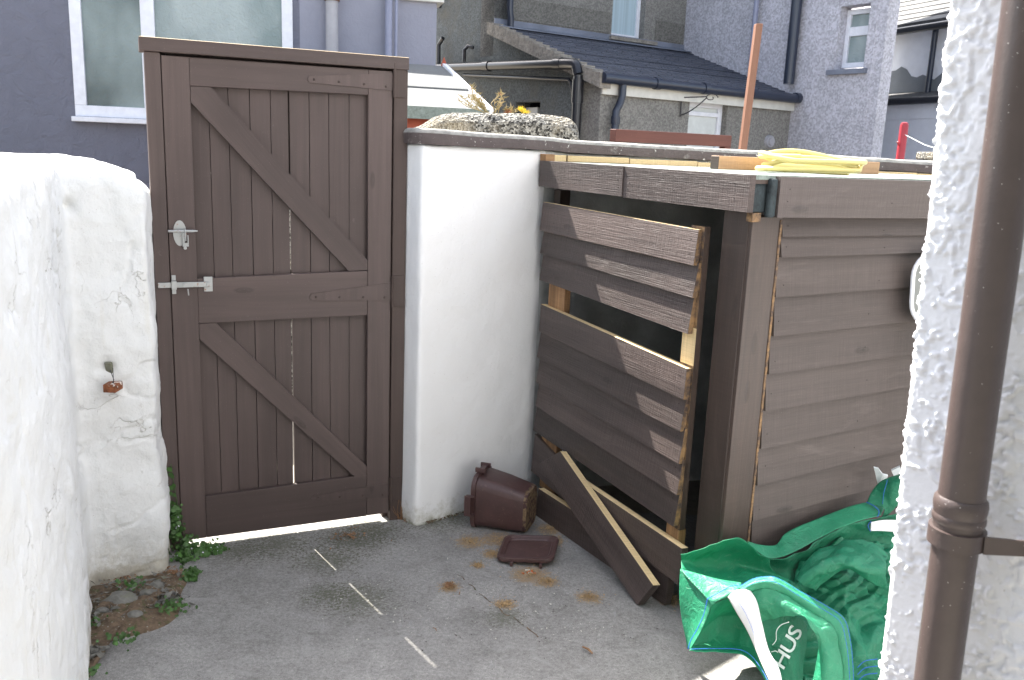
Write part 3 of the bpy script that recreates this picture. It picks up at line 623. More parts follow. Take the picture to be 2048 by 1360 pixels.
# side cladding: heights at near (s=.13) and far (s=1.0)
zl = [1.425, 1.357, 1.291, 1.161, 1.031, .902, .776, .643, .512, .383, .253, .123, .0]
zf = [1.412, 1.345, 1.286, 1.168, 1.043, .917, .790, .672, .550, .419, .285, .150, .02]
for i in range(12):
    k_ = (1.9 - .13) / .87; j0 = random.uniform(-.004, .006)
    zt0 = zl[i] + .014; zb0 = zl[i + 1]; zt1 = zl[i] + (zf[i] - zl[i]) * k_ * .6 + .014; zb1 = zl[i + 1] + (zf[i + 1] - zl[i + 1]) * k_ * .6
    fr(FS, .131 + j0 + (.004 if i % 2 else 0), 1.9, zb0, zt0, zb1, zt1, .017 + (i % 2) * .001, .002, .012, [M['side'], M['nail']], 'cladding_board', sh, bevel=.0015, nails=[(.155 + random.uniform(0, .02), random.uniform(.2, .45)), (.62 + random.uniform(-.02, .02), random.uniform(.2, .4)), (1.02, .3)])
# structure, roof
mb = MB(); mb.fbox(FS, 1.86, 1.9, -1.2, -.02, 0, 1.5); mb.build('end_panel', M['post'], sh)
mb = MB(); c0 = FF.P(-.03, .03, 0); c1 = FF.P(1.285, .03, 0); c3 = FS.P(1.95, .02, 0); c2 = np.array([*(p2 + dv(15) * 1.75 - np.array([-.2588, .9659]) * .03), 0])
cw = np.array([*(p2 - np.array([-.2588, .9659]) * .03 + dv(15) * .05), 0])
pts = [c0, c3, c2, cw, c1]; mb.prism([p + np.array([0, 0, 1.549]) for p in pts][::-1], (0, 0, -.014), 0); mb.build('roof_felt', M['felt'], sh)
mb = MB(); mb.prism([p * np.array([1, 1, 0]) + np.array([0, 0, 1.5345]) + np.array([*(-FF.n * 0), 0]) for p in pts][::-1], (0, 0, -.012)); mb.build('roof_board', M['post'], sh)
# batten along the wall on top of the roof: short pale pieces
Fw = Frame(p2 - np.array([-.2588, .9659]) * -.0, 15, -1)
a0 = I0 + dv(41) * -.07
Fa = Frame(I0, 41, -1)
mb = MB(); mb.fbox(Fa, -.055, .0, .004, .04, 1.550, 1.580); mb.build('packing_block', M['oldpine'], sh, bevel=.002)
mb = MB(); mb.fbox(Fa, .001, .075, .004, .034, 1.550, 1.578); mb.build('batten', M['pine'], sh, bevel=.002)
s_ = .0
while s_ < 1.9:
    l_ = random.uniform(.24, .34); mb = MB(); mb.fbox(Fw, s_, s_ + l_ - .003, .010, .036, 1.550 - .008 * s_, 1.577 - .012 * s_); mb.build('batten', M['pine'], sh, bevel=.002); s_ += l_

# store door: slatted panel hanging open at the bottom
dr = thing('store_door', 'dark slatted timber door of the store with a missing board and torn bottom', 'door', FF.P(.7, .05, 0))
BO = [(1.265, .186, 1.252, 1.376, 1.243, 1.361, 'a'), (1.252, .177, 1.154, 1.262, 1.135, 1.252, 'b'), (1.247, .187, 1.036, 1.166, 1.010, 1.144, 'b'),
      (1.228, .180, .807, .931, .781, .891, 't'), (1.236, .183, .688, .818, .666, .792, 'b'), (1.231, .176, .573, .700, .550, .678, 'b'), (1.228, .173, .461, .585, .436, .562, 'b'), (1.240, .175, .343, .473, .318, .448, 'b')]
for (sa, sb, zb0, zt0, zb1, zt1, k) in BO:
    # mesh face order: s0 = right end (near camera)
    mf_ = {'t': 1, 'b': 1, 3: 2} if k in 'at' else {'b': 2, 3: 2}
    top_o = .044 if k == 'b' else .05
    fr(FF, sb, sa, zb1, zt1, zb0, zt0, .060, top_o if k != 't' else .056, .026 if k == 't' else .020, [M['dark'], M['pine'], M['rawdark'], M['nail']], 'slat', dr, mf=mf_, nails=[(sb + .03, .3), (sb + .033, .72), (sa - .12, .35), (sa - .115, .7)])
fr(FF, .82, 1.243, .11, .235, .145, .325, .060, .048, .020, [M['dark'], M['pine']], 'slat', dr, mf={'b': 1})
fr(FF, 1.06, 1.20, .085, 1.24, .085, 1.24, .036, .036, .03, [M['oldpine']], 'stile', dr, g=(0, 0, 1))
mb = MB(); P = FF.P
for za, zb_, k_ in ((.30, .90, 2), (.90, 1.03, 1), (1.03, 1.372, 2)): mb.fbox(FF, .172, .245, (.012), .0355, za, zb_, g=(0, 0, 1), mf={0: k_, 3: 0})
mb.build('stile', [M['post'], M['pine'], M['rawdark']], dr)
mb = MB(); mb.fbox(FF, .178, .250, .0, .034, .225, .299, g=(0, 0, 1)); mb.build('stile', M['oldpine'], dr, bevel=.003)
# nails
# loose boards
def plank(name, label, c, th, mats, mf):
    # c: 4 corners (s,o,z) outer face: s-left bottom, s-right bottom, right top, left top
    q = [FF.P(*p) for p in c]; n_ = np.cross(q[1] - q[0], q[3] - q[0]); n_ /= np.linalg.norm(n_)
    if n_[:2] @ FF.n < 0: n_ = -n_
    mb = MB(); mb.hexa([q[0], q[1], q[1] - n_ * th, q[0] - n_ * th, q[3], q[2], q[2] - n_ * th, q[3] - n_ * th], g=q[1] - q[0], mf=mf)
    o = mb.build(name, mats, None, bevel=.002); tag(o, label, 'plank', 'loose boards at the foot of the store door'); return o
plank('plank', 'dark plank lying on edge along the ground under the store door', [(.19, .058, .004), (1.085, .118, .002), (1.07, .112, .132), (.185, .052, .132)], .030, [M['dark'], M['pine']], {'t': 1})
plank('plank', 'dark plank with pale upper edge just below the door slats, behind the diagonal one', [(.11, .072, .128), (.98, .088, .15), (.98, .078, .272), (.115, .064, .262)], .030, [M['dark'], M['pine']], {'t': 1})
plank('plank', 'dark plank leaning diagonally in front of the other loose boards', [(.232, .150, .004), (1.10, .098, .235), (.93, .094, .350), (.165, .136, .112)], .032, [M['dark'], M['pine']], {'t': 1, 0: 0})

# roof items: timber, hose
tl = FF.P(.52, -.10, 0)
pa = AT(1440, 330, 3.35); pb = AT(1725, 340, 3.75)
def on_roof(px, py, z_): return G(px, py, z_)
ta = np.array([*FS.P(.03, -.42, 0)[:2]]); tb = np.array([*FS.P(.80, -.34, 0)[:2]])
def xy_at(px, Y_): p = AT(px, 330, Y_); return p[:2]
ta = xy_at(1437, 3.35); tb = xy_at(1760, 3.72); dd = (tb - ta) / np.linalg.norm(tb - ta); Ft = Frame(ta, math.degrees(math.atan2(dd[1], dd[0])), -1)
mb = MB(); mb.fbox(Ft, 0, np.linalg.norm(tb - ta), -.05, .0, 1.552, 1.602, mf={3: 1, 't': 0}); tag(mb.build('timber_offcut', [M['rust_pine'] if 'rust_pine' in M else wood('weathered_pine', (.42, .26, .15), .7, .0008, .0004, .15), M['post']], bevel=.003), 'weathered timber offcut lying on the store roof behind the yellow hose', 'timber')
hc = np.array([*xy_at(1622, 3.28)]); pts = []; turns = 3.6
for k in range(220):
    a_ = k / 219 * turns * 2 * math.pi; e_ = 1 + .07 * math.sin(a_ * .37 + 1) ; r1 = .185 * e_; r2 = .125 * (1 + .08 * math.sin(a_ * .51))
    ux = dv(10); uy = dv(100); q = hc + ux * r1 * math.cos(a_ + .4) + uy * r2 * math.sin(a_ + .4)
    zz_ = 1.549 + .0085 + .017 * (k / 219 * turns) * .85 + .026 * max(0, math.sin(a_ * 1.27 + 1.2)) ** 2 * (k > 50)
    pts.append((q[0], q[1], zz_))
mb = MB(); mb.tube(pts, .0095, 10); tag(mb.build('hose', M['hose'], smooth=True, auto=60), 'coil of pale yellow garden hose on the store roof', 'hose')

# rimmed panel leaning at the side, half hidden
Fp = Frame(FS.P(.80, .07, 0)[:2], 20, -1); cc = []
zc_ = 1.165
def rr_(w_, h_, r_, n_=6):
    out = []
    for (cx_, cz_, a0_) in ((w_ - r_, h_ - r_, 0), (-w_ + r_, h_ - r_, 90), (-w_ + r_, -h_ + r_, 180), (w_ - r_, -h_ + r_, 270)):
        for i in range(n_ + 1): a_ = R_(a0_ + 90 * i / n_); out.append((cx_ + r_ * math.cos(a_), cz_ + r_ * math.sin(a_)))
    return out
pn = thing('folding_chair', 'grey back panel with white rim beside the clad side, mostly hidden', 'chair', Fp.P(.1, 0, 0))
sx, _ = Fp.sz(1823, 550); 
mb = MB(); mb.tube([Fp.P(sx + .16 + x_ + z_ * -.10 + .012, 0, zc_ + z_) for x_, z_ in rr_(.16, .125, .08)] + [Fp.P(sx + .32 - .0045, 0, zc_ + .045)], .008, 8); mb.build('rim', M['upvc'], pn, smooth=True, auto=60)
mb = MB(); mb.prism([Fp.P(sx + .172 + x_ + z_ * -.10, .002, zc_ + z_) for x_, z_ in rr_(.155, .12, .075)], -Fp.n3 * .006); mb.build('back_panel', M['greyface'], pn)
mb = MB()
for x_ in (.10, .27): mb.tube([Fp.P(sx + x_, 0, 1.05), Fp.P(sx + x_ + .03, .12, .01)], .009, 8)
mb.build('leg', M['upvc'], pn, smooth=True, auto=60)

# ------------------------------------------------------------ food caddy and lid
bl0 = G(948, 1058); bl1 = G(1050, 1068)
ax = dv(-17)                                # axis from rim (left) to base (right)
bc = thing('kitchen_caddy', 'brown plastic food caddy tipped on its side beside the white wall', 'bin', (bl0[0], bl0[1], 0))
def ring_caddy(tt, w_, h_, zbase, r_, yc=.0):
    c = np.array([bl0[0] + .015, bl0[1] + .095]) + ax * tt; per = np.array([-ax[1], ax[0]]); return [np.array([*(c + per * x_), zbase + h_ / 2 + z_]) for x_, z_ in rr_(w_ / 2, h_ / 2, r_, 5)]
secs = [(.0, .215, .225, .002, .05), (.0, .228, .238, -.002, .055), (.018, .228, .238, -.002, .055), (.019, .212, .222, .005, .05), (.12, .195, .205, .005, .045), (.225, .172, .182, .004, .04), (.238, .160, .170, .010, .035)]
mb = MB(); A = np.array([ring_caddy(*q) for q in secs]); A[:, :, 2] = A[:, :, 2] + .03 * (1 - (A[:, :, 2] * 0)) * 0
mb.grid(A, closed=True, mfun=lambda i, j: 1 if i == 5 else 0); body = mb.build('body', [M['bin'], M['mud']], bc, smooth=True, auto=35)
mb = MB(); A2 = np.array([ring_caddy(.0, .213, .223, .003, .05), ring_caddy(.22, .165, .175, .007, .038)]); mb.grid(A2[:, ::-1], closed=True); mb.face(list(A2[1])); mb.build('inside', M['bin'], bc, smooth=True, auto=35)
mb = MB(); mb.face(ring_caddy(.238, .160, .170, .010, .035)[::-1]); mb.build('base', M['mud'], bc)
c0_ = np.array([bl0[0] + .015, bl0[1] + .095]); per = np.array([-ax[1], ax[0]])
def cb(x0, x1, t0, t1, z0_, z1_, mb):
    P_ = lambda x_, t_, z_: np.array([*(c0_ + ax * t_ + per * x_), z_]); mb.hexa([P_(x0, t0, z0_), P_(x0, t1, z0_), P_(x1, t1, z0_), P_(x1, t0, z0_), P_(x0, t0, z1_), P_(x0, t1, z1_), P_(x1, t1, z1_), P_(x1, t0, z1_)])
mb = MB(); cb(-.134, -.114, -.018, .022, .075, .081, mb); cb(-.134, -.114, -.018, .022, .155, .161, mb); cb(-.140, -.133, -.020, .010, .072, .164, mb); mb.build('handle', M['bin'], bc, bevel=.003)
mb = MB(); cb(-.04, .03, .005, .030, .2365, .252, mb); cb(-.045, -.035, -.008, .038, .2365, .258, mb); cb(.025, .035, -.008, .038, .2365, .258, mb); mb.build('hinge_lug', M['bin'], bc, bevel=.003)
la_, lb_, lc_, ld_ = G(992, 1130), G(1100, 1138), G(1114, 1092), G(1018, 1087)
lc = (la_ + lb_ + lc_ + ld_) / 4; lang = math.degrees(math.atan2(*((lb_ - la_)[:2][::-1]))); ld = thing('caddy_lid', 'brown rounded caddy lid lying upside down on scattered sawdust', 'lid', (lc[0], lc[1], 0))
eu = (lb_ - la_)[:2]; wl = np.linalg.norm(eu); eu /= wl; ev = np.array([-eu[1], eu[0]]); sk = .10
def lr(w_, h_, z_, r_=.035): return [np.array([*(lc[:2] + eu * (x_ + sk * y_) + ev * y_), .012 + z_ + (y_ + .1) * .06 + (x_ + .1) * .05]) for x_, y_ in rr_(w_, h_, r_, 6)]
W2, H2 = .112, .098
secs = [lr(W2 - .006, H2 - .006, -.004), lr(W2, H2, .0), lr(W2 + .002, H2 + .002, .008), lr(W2, H2, .016), lr(W2 - .008, H2 - .008, .017), lr(W2 - .016, H2 - .016, .012), lr(W2 - .022, H2 - .022, .011), lr(W2 - .026, H2 - .026, .006), lr(W2 - .034, H2 - .034, .005, .028)]
mb = MB(); mb.grid(np.array(secs)[:, ::1], closed=True); mb.face(secs[-1]); mb.face(secs[0][::-1]); mb.build('cover', M['bin'], ld, smooth=True, auto=30)
for x_ in (-.06, .055):
    mb = MB(); p = lc[:2] + eu * x_ - ev * (H2 + .008)
    q = p - eu * .006; mb.box(q[0], q[0] + .012, q[1] - .008, q[1] + .012, .004, .022); mb.build('hinge_lug', M['bin'], ld, bevel=.002)
mb = MB(); p = G(1072, 1116, .02); mb.tube([p, p + np.array([.006, .002, .004])], .004, 6); q = G(1062, 1146); 
for k in range(9):
    c = q + np.array([rng.normal(0, .018), rng.normal(0, .008), .004]); mb.tube([c, c + np.array([.006, rng.normal(0, .004), .002])], .0035, 5)
tag(mb.build('food_scraps', M['orange']), 'orange food crumbs by the edge of the caddy lid', 'scraps', kind='stuff')
for k, (px, py, lab) in enumerate(((1050, 1143, 'pale peg shaped scrap nearest the caddy lid'), (1056, 1148, 'pale stubby scrap on the sawdust below the lid'))):
    p = G(px, py); mb = MB(); an = rng.uniform(-.6, .2); e_ = np.array([math.cos(an), math.sin(an), 0]); mb.tube([p + np.array([0, 0, .005]), p + e_ * .018 + np.array([0, 0, .005])], [.004, .003], 8); tag(mb.build('scrap', M['peg'], smooth=True, auto=50), lab, 'scrap')

# ------------------------------------------------------------ sawdust, grit, litter on the yard
def scatter(name, mat, spots, n, size, label, cat, zoff=.006):
    mb = MB()
    for _ in range(n):
        px, py, r = spots[rng.integers(len(spots))]; p = G(px, py); a_ = rng.uniform(0, 6.28); q = r * abs(rng.normal(0, .55)); c = np.array([p[0] + q * math.cos(a_), p[1] + q * math.sin(a_), zoff + rng.uniform(0, .003)])
        s_ = rng.uniform(*size); e = rng.normal(size=(3, 3)) * s_ * np.array([1, 1, .5]); mb.face([c + e[0], c + e[1], c + e[2]]); mb.face([c + e[0], c + e[2], c - e[1] * .7])
    return tag(mb.build(name, mat), label, cat, kind='stuff')
scatter('sawdust', M['sand'], [(a_, b_, r) for a_, b_, r, k in SAND if k], 5200, (.001, .0026), 'sawdust scattered on the concrete round the lid', 'sawdust')
scatter('litter', M['dry'], [(800, 1035, .03), (812, 1040, .03), (1075, 975, .04), (250, 1160, .1), (350, 1150, .06), (260, 1180, .1), (700, 1075, .1), (898, 1176, .02)], 900, (.002, .006), 'dry leaf bits swept to the foot of the walls', 'litter', .012)
scatter('gravel', M['stone'], [(240, 1210, .12), (200, 1240, .08), (300, 1190, .10), (330, 1215, .08), (190, 1320, .03)], 700, (.004, .011), 'small stones and crumbs loose in the soil patch', 'gravel', .03)
scatter('grit', M['peg'], [(700 + 90 * i, 1180 + 40 * (i % 3), .35) for i in range(6)], 260, (.001, .003), 'pale grit scattered over the yard concrete', 'grit')
scatter('dark_grit', M['post'], [(700 + 110 * i, 1200 + 40 * (i % 3), .35) for i in range(6)], 240, (.001, .003), 'dark grit scattered over the yard concrete', 'grit')
for i, (px, py, l_, an, lab) in enumerate(((1165, 1300, .045, -50, 'small brown twig on the open concrete'), (918, 1195, .02, 90, 'tiny dark twig near the concrete crack'), (866, 1262, .02, -50, 'tiny dark twig left of the long sun streak'))):
    p = G(px, py); e_ = np.array([*dv(an), 0]); mb = MB(); mb.tube([p + np.array([0, 0, .012]), p + e_ * l_ * .5 + np.array([.002, 0, .015]), p + e_ * l_ + np.array([0, 0, .011])], [.003, .004, .003] if l_ > .03 else .0015, 6); tag(mb.build('twig', M['dry']), lab, 'twig')
# crack as a thin dark groove line of dirt
cpts = [(915, 1150), (935, 1163), (950, 1180), (972, 1199), (990, 1212), (1005, 1225), (1040, 1248), (1075, 1275)]
mb = MB(); q = resample([G(x_, y_) for x_, y_ in cpts], 140); q[:, :2] += np.stack([vnoise(q, 28, 60), vnoise(q, 28, 61)], 1) * .012
Zs = .002 + .003 * fbm(q * [1, 1, 0], 1.3, 3, 3) + .0016 * fbm(q * [1, 1, 0], 14, 3, 5)
for i in range(139):
    if vnoise(q[i], 30, 3) < -.55: continue
    w_ = .0006 + .0016 * (1 + vnoise(q[i], 60, 9)); d = q[i + 1] - q[i]; nn_ = np.array([-d[1], d[0], 0]); nn_ /= np.linalg.norm(nn_) + 1e-9; z_ = np.array([0, 0, Zs[i] + .0012])
    mb.face([q[i] * [1, 1, 0] - nn_ * w_ + z_, q[i + 1] * [1, 1, 0] - nn_ * w_ + z_, q[i + 1] * [1, 1, 0] + nn_ * w_ + z_, q[i] * [1, 1, 0] + nn_ * w_ + z_])
tag(mb.build('crack_moss', M['soil']), 'mossy dirt filling the thin crack in the concrete', 'moss', kind='stuff')

# soil patch at the foot of the left pier
poly = [(178, 1172), (230, 1165), (342, 1142), (372, 1160), (362, 1190), (360, 1222), (345, 1245), (300, 1265), (235, 1280), (200, 1300), (190, 1340), (172, 1370), (150, 1370), (150, 1200)]
pp = np.array([G(*p)[:2] for p in poly]); c_ = pp.mean(0)
rows = []
for f_ in np.linspace(0, 1, 22):
    ring = resample(np.vstack([pp, pp[:1]]), 120)[:-1] * f_ + c_ * (1 - f_); rows.append(np.c_[ring, np.zeros(len(ring))])
A = np.array(rows); fz = np.linspace(0, 1, 22)[:, None]; A[..., 2] = .012 + .020 * (1 - fz ** 3) * (1 + .9 * fbm(A, 25, 4, 3)) - .012 * fz ** 4; A[..., :2] += (.012 * fbm(A, 18, 3, 6))[..., None] * fz[..., None]
mb = MB(); mb.grid(A, closed=True); tag(mb.build('soil', M['soil'], smooth=True), 'patch of soil and moss where the concrete has broken away', 'soil', kind='stuff')
for i, (px, py, r, lab) in enumerate(((240, 1215, .055, 'largest flat grey stone in the soil under the pier'), (268, 1245, .032, 'rounded pale stone at the front edge of the soil'), (293, 1200, .028, 'upright pale stone in the middle of the soil'), (315, 1185, .03, 'pinkish stone right of the middle in the soil'), (205, 1238, .03, 'grey stone close to the left wall foot'), (265, 1188, .02, 'small stone just under the white pier'), (243, 1232, .018, 'small stone between the two biggest ones'))):
    p = G(px, py); th = np.linspace(0, 2 * math.pi, 14, endpoint=False); rows = []
    for ph in np.linspace(-.3, 1.5, 7): rows.append([[p[0] + r * math.cos(ph) * math.cos(t_), p[1] + r * .8 * math.cos(ph) * math.sin(t_), .022 + r * .62 * math.sin(ph)] for t_ in th])
    A = np.array(rows); D = 1 + .55 * fbm(A, 30, 3, i); A[..., :2] = p[:2] + (A[..., :2] - p[:2]) * D[..., None]
    mb = MB(); mb.grid(A, closed=True); mb.face(list(A[-1])); tag(mb.build('stone', M['stone'], smooth=True), lab, 'stone', 'stones set in the soil patch')

# creeping weed at the gate post
def leafcl(spots, n, size, mats, parent, name, up=.5, lobes=5, zs=None):
    mb = MB()
    for _ in range(n):
        c0, r, h = spots[rng.integers(len(spots))]; c = np.array(c0) + np.array([rng.normal(0, r), rng.normal(0, r), 0]); c[2] = max(.012, c0[2] + abs(rng.normal(0, h)) if h > 0 else c0[2])
        nrm = np.array([rng.normal(0, .5) + .35, rng.normal(0, .5) - .75, up + rng.normal(0, .3)]); nrm /= np.linalg.norm(nrm); u = np.cross(nrm, [0, 0, 1.]); u /= np.linalg.norm(u); v = np.cross(nrm, u); s_ = rng.uniform(*size)
        pts = []
        for k in range(lobes * 2):
            a_ = math.pi * k / lobes; rr = s_ * (1.0 if k % 2 == 0 else .72); pts.append(c + u * rr * math.cos(a_) + v * rr * math.sin(a_))
        mb.face(pts)
    return mb.build(name, mats, parent)
wp = thing('toadflax_plant', 'small green creeping plant with pale flowers between pier and gate foot', 'plant', G(370, 1110))
def gp(x, y, z_=.0): p = G(x, y, z_); return p
sp = [(gp(360, 1105), .026, .035), (gp(375, 1108), .028, .03), (gp(392, 1105), .03, .02), (gp(370, 1122), .022, .02), (gp(408, 1108), .025, .012), (gp(365, 1095), .02, .06), (gp(362, 1085), .014, .11), (gp(430, 1102), .02, .008), (gp(385, 1150), .014, .006), (gp(378, 1162), .012, .005)]
col_ = FG.P(-.065, .02, 0)
sp += [((col_[0], col_[1], z_), .013, .02) for z_ in (.06, .10, .14, .17)]
leafcl(sp, 420, (.006, .014), M['leaf'], wp, 'foliage'); leafcl(sp, 420, (.003, .007), M['leaf'], wp, 'foliage')
mb = MB()
for z_ in (.20, .235, .27, .31, .34): 
    for k in range(3):
        c = FG.P(-.068 + rng.normal(0, .006), .010, z_ + rng.normal(0, .008)); mb.face([c + np.array([.009 * math.cos(a_), 0, .009 * math.sin(a_)]) for a_ in np.linspace(0, 5.3, 6)])
mb.tube([FG.P(-.06, .008, .05), FG.P(-.05, .008, .2), FG.P(-.066, .008, .36)], .0012, 5); mb.build('runner', M['leaf'], wp)
tag(leafcl(sp, 34, (.003, .0045), M['petal'], wp, 'flower', 1.0, 4), kind='stuff')
for i, (px, py, n_, lab) in enumerate(((262, 1172, 40, 'tuft of moss under the middle of the white pier'), (183, 1245, 24, 'small weed sprig against the left wall foot'), (180, 1345, 30, 'bright weed sprig lowest on the left wall foot'), (345, 1215, 60, 'dark moss tuft on the right edge of the soil'), (245, 1276, 40, 'mossy tuft on the front edge of the soil'))):
    p = G(px, py, .03); o = leafcl([(p, .016 if i in (1, 2) else .024, .008)], n_, (.004, .009), M['leaf'], None, 'weed_tuft'); tag(o, lab, 'weed', 'weeds round the soil patch')
# moss line at the foot of the white pier right of the gate
o = leafcl([(G(855 + 11 * i, 1046 - 3.2 * i, .004), .012, .004) for i in range(9)], 260, (.002, .005), M['soil'], None, 'moss'); tag(o, 'dark moss line along the foot of the right pier', 'moss', kind='stuff')
# dead stalks at the hinge post foot
mb = MB()
for k in range(26):
    p = G(805 + rng.normal(0, 4), 1040, .0); t_ = p + np.array([rng.normal(0, .02), rng.normal(0, .01), rng.uniform(.03, .10)]); mb.tube([p, (p + t_) / 2 + np.array([rng.normal(0, .006), 0, 0]), t_], .0009, 4)
tag(mb.build('dead_grass', M['dry']), 'dry brown stalks at the foot of the hinge post', 'grass', kind='stuff')
# bracket stub in the left pier
q = VP(215, 745, (-1.478, 2.905), (-1.243, 3.019)); d3 = np.array([.45, -.89, 0]); rb = thing('rusty_bracket', 'rusty iron bracket stub sticking out of the left white pier', 'bracket', q)
mb = MB(); mb.hexa([q + np.array(v_) for v_ in ((-.012, .02, -.03), (.012, .02, -.03), (.012, .05, -.03), (-.012, .05, -.03), (-.012, .0, .035), (.012, .0, .035), (.012, .05, .035), (-.012, .05, .035))]); mb.build('plug', M['stone'], rb, bevel=.004)
mb = MB(); c = q + np.array([.022, -.01, -.047]); mb.box(c[0] - .022, c[0] + .020, c[1] - .030, c[1] + .03, c[2] - .014, c[2] + .014); mb.tube([c + np.array([.018, -.02, .004]), c + np.array([.03, -.03, .010])], .003, 6); mb.build('stub', M['rust'], rb, bevel=.003)
mb = MB(); mb.tube([q + np.array([.012, -.004, .01]), q + np.array([.03, -.02, -.02]), q + np.array([.018, -.012, -.04])], .0015, 5); mb.tube([q + np.array([.022, -.004, .018]), q + np.array([.028, -.02, -.035])], .0012, 5); mb.build('wire', M['iron'], rb)

# ------------------------------------------------------------ green builders' bag
bg_ = thing('garden_bag', 'crumpled green woven garden bag with white handles beside the clad side', 'bag', (1.0, 2.7, 0))
bagn = [0]
def sheet(name, rows, mat, n=70, mrow=26, wr=.010, wf=9, ridge=0, seed=0, smooth_rows=True):
    R0 = [resample([AT(x_, y_, Y_) for x_, y_, Y_ in r], n) for r in rows]
    C = np.array(R0)                                 # rows x n x 3
    A = np.array([resample(C[:, j], mrow) for j in range(n)]).transpose(1, 0, 2)
    du = np.gradient(A, axis=1); dw = np.gradient(A, axis=0); N3 = np.cross(du, dw); N3 /= np.maximum(np.linalg.norm(N3, axis=2, keepdims=True), 1e-9)
    if (N3 * (CAM - A)).sum() < 0: N3 = -N3
    D = wr * fbm(A, wf, 3, seed)
    if ridge:
        wq = A + .13 * np.stack([vnoise(A, 5, seed + 70 + k_) for k_ in range(3)], -1); rg = np.random.default_rng(seed + 100); am = ridge
        for k_ in range(9):
            dr_ = rg.normal(size=3); dr_ /= np.linalg.norm(dr_); ph = wq @ dr_ * (4 + 2.9 * k_) + rg.uniform(0, 9); tri = 2 * np.abs(2 * (ph - np.floor(ph + .5))) - 1; mk = .5 + .5 * np.clip(vnoise(A, 4, seed + 20 + k_) * 3, -1, 1)
            D = D + am * tri * mk; am *= .72
    e = np.minimum(np.linspace(0, 1, A.shape[0])[:, None], 1) * 1.0
    A = A + N3 * D[..., None]; A[..., 2] = np.maximum(A[..., 2], .012 + .002 * (seed % 5))
    mb = MB(); mb.grid(A); o = mb.build(name, mat, bg_, smooth=True)
    sf = o.modifiers.new('Solidify', 'SOLIDIFY'); sf.thickness = .0015
    return A
# back sheets
sheet('inner_panel', [[(1360, 1106, 2.66), (1394, 1101, 2.68), (1428, 1088, 2.69), (1472, 1077, 2.69), (1500, 1088, 2.70), (1522, 1109, 2.71), (1540, 1118, 2.72)],
                      [(1361, 1122, 2.67), (1400, 1128, 2.72), (1440, 1128, 2.74), (1475, 1130, 2.75), (1505, 1134, 2.74), (1530, 1138, 2.73), (1545, 1140, 2.72)],
                      [(1362, 1139, 2.63), (1410, 1152, 2.66), (1450, 1164, 2.67), (1483, 1172, 2.66), (1520, 1166, 2.66), (1550, 1162, 2.68), (1590, 1168, 2.70)]], M['bagi'], wr=.006, ridge=.004, seed=1)
sheet('back_band', [[(1494, 1083, 2.72), (1520, 1090, 2.76), (1552, 1090, 2.80), (1568, 1070, 2.84), (1595, 1054, 2.88), (1640, 1036, 2.94), (1679, 1021, 2.98), (1733, 1006, 3.03), (1770, 1014, 3.05)],
                    [(1497, 1088, 2.70), (1521, 1108, 2.71), (1540, 1117, 2.72), (1565, 1113, 2.74), (1597, 1100, 2.78), (1640, 1076, 2.84), (1680, 1056, 2.88), (1720, 1042, 2.92), (1762, 1031, 2.96)]], M['bagl'], wr=.004, mrow=16, seed=2)
sheet('inner_panel', [[(1538, 1118, 2.72), (1565, 1114, 2.74), (1597, 1101, 2.78), (1640, 1077, 2.84), (1680, 1057, 2.88), (1720, 1043, 2.92), (1800, 1025, 2.98)],
                      [(1536, 1140, 2.73), (1570, 1142, 2.78), (1610, 1135, 2.84), (1650, 1115, 2.9), (1690, 1095, 2.95), (1730, 1085, 3.0), (1800, 1075, 3.04)],
                      [(1530, 1160, 2.68), (1570, 1175, 2.72), (1610, 1180, 2.78), (1660, 1180, 2.86), (1700, 1170, 2.9), (1740, 1160, 2.95), (1800, 1150, 2.98)]], M['bag'], wr=.010, ridge=.008, seed=3)
sheet('corner_flap', [[(1733, 1006, 3.0), (1742, 985, 3.02), (1757, 967, 3.03), (1775, 957, 3.03), (1800, 948, 3.03)],
                      [(1768, 1016, 2.97), (1772, 1000, 2.98), (1778, 985, 2.98), (1786, 972, 2.98), (1802, 962, 2.98)],
                      [(1762, 1040, 2.97), (1776, 1030, 2.97), (1786, 1020, 2.97), (1795, 1010, 2.97), (1806, 1000, 2.97)]], M['bag'], n=40, mrow=16, wr=.005, seed=4)
# crumpled heap
sheet('crumpled_side', [[(1575, 1160, 2.74), (1605, 1120, 2.80), (1650, 1096, 2.88), (1700, 1085, 2.92), (1760, 1092, 2.94), (1810, 1110, 2.95)],
                        [(1580, 1185, 2.66), (1615, 1165, 2.70), (1665, 1145, 2.74), (1720, 1140, 2.78), (1770, 1145, 2.80), (1815, 1150, 2.82)],
                        [(1590, 1230, 2.60), (1630, 1220, 2.62), (1680, 1205, 2.66), (1730, 1200, 2.68), (1775, 1205, 2.70), (1820, 1210, 2.72)],
                        [(1600, 1300, 2.50), (1645, 1290, 2.54), (1690, 1280, 2.56), (1735, 1275, 2.58), (1775, 1280, 2.60), (1820, 1280, 2.62)],
                        [(1600, 1380, 2.40), (1650, 1380, 2.42), (1695, 1375, 2.44), (1735, 1370, 2.48), (1775, 1370, 2.50), (1820, 1370, 2.52)]], M['bag'], n=190, mrow=170, wr=.010, ridge=.034, seed=8)
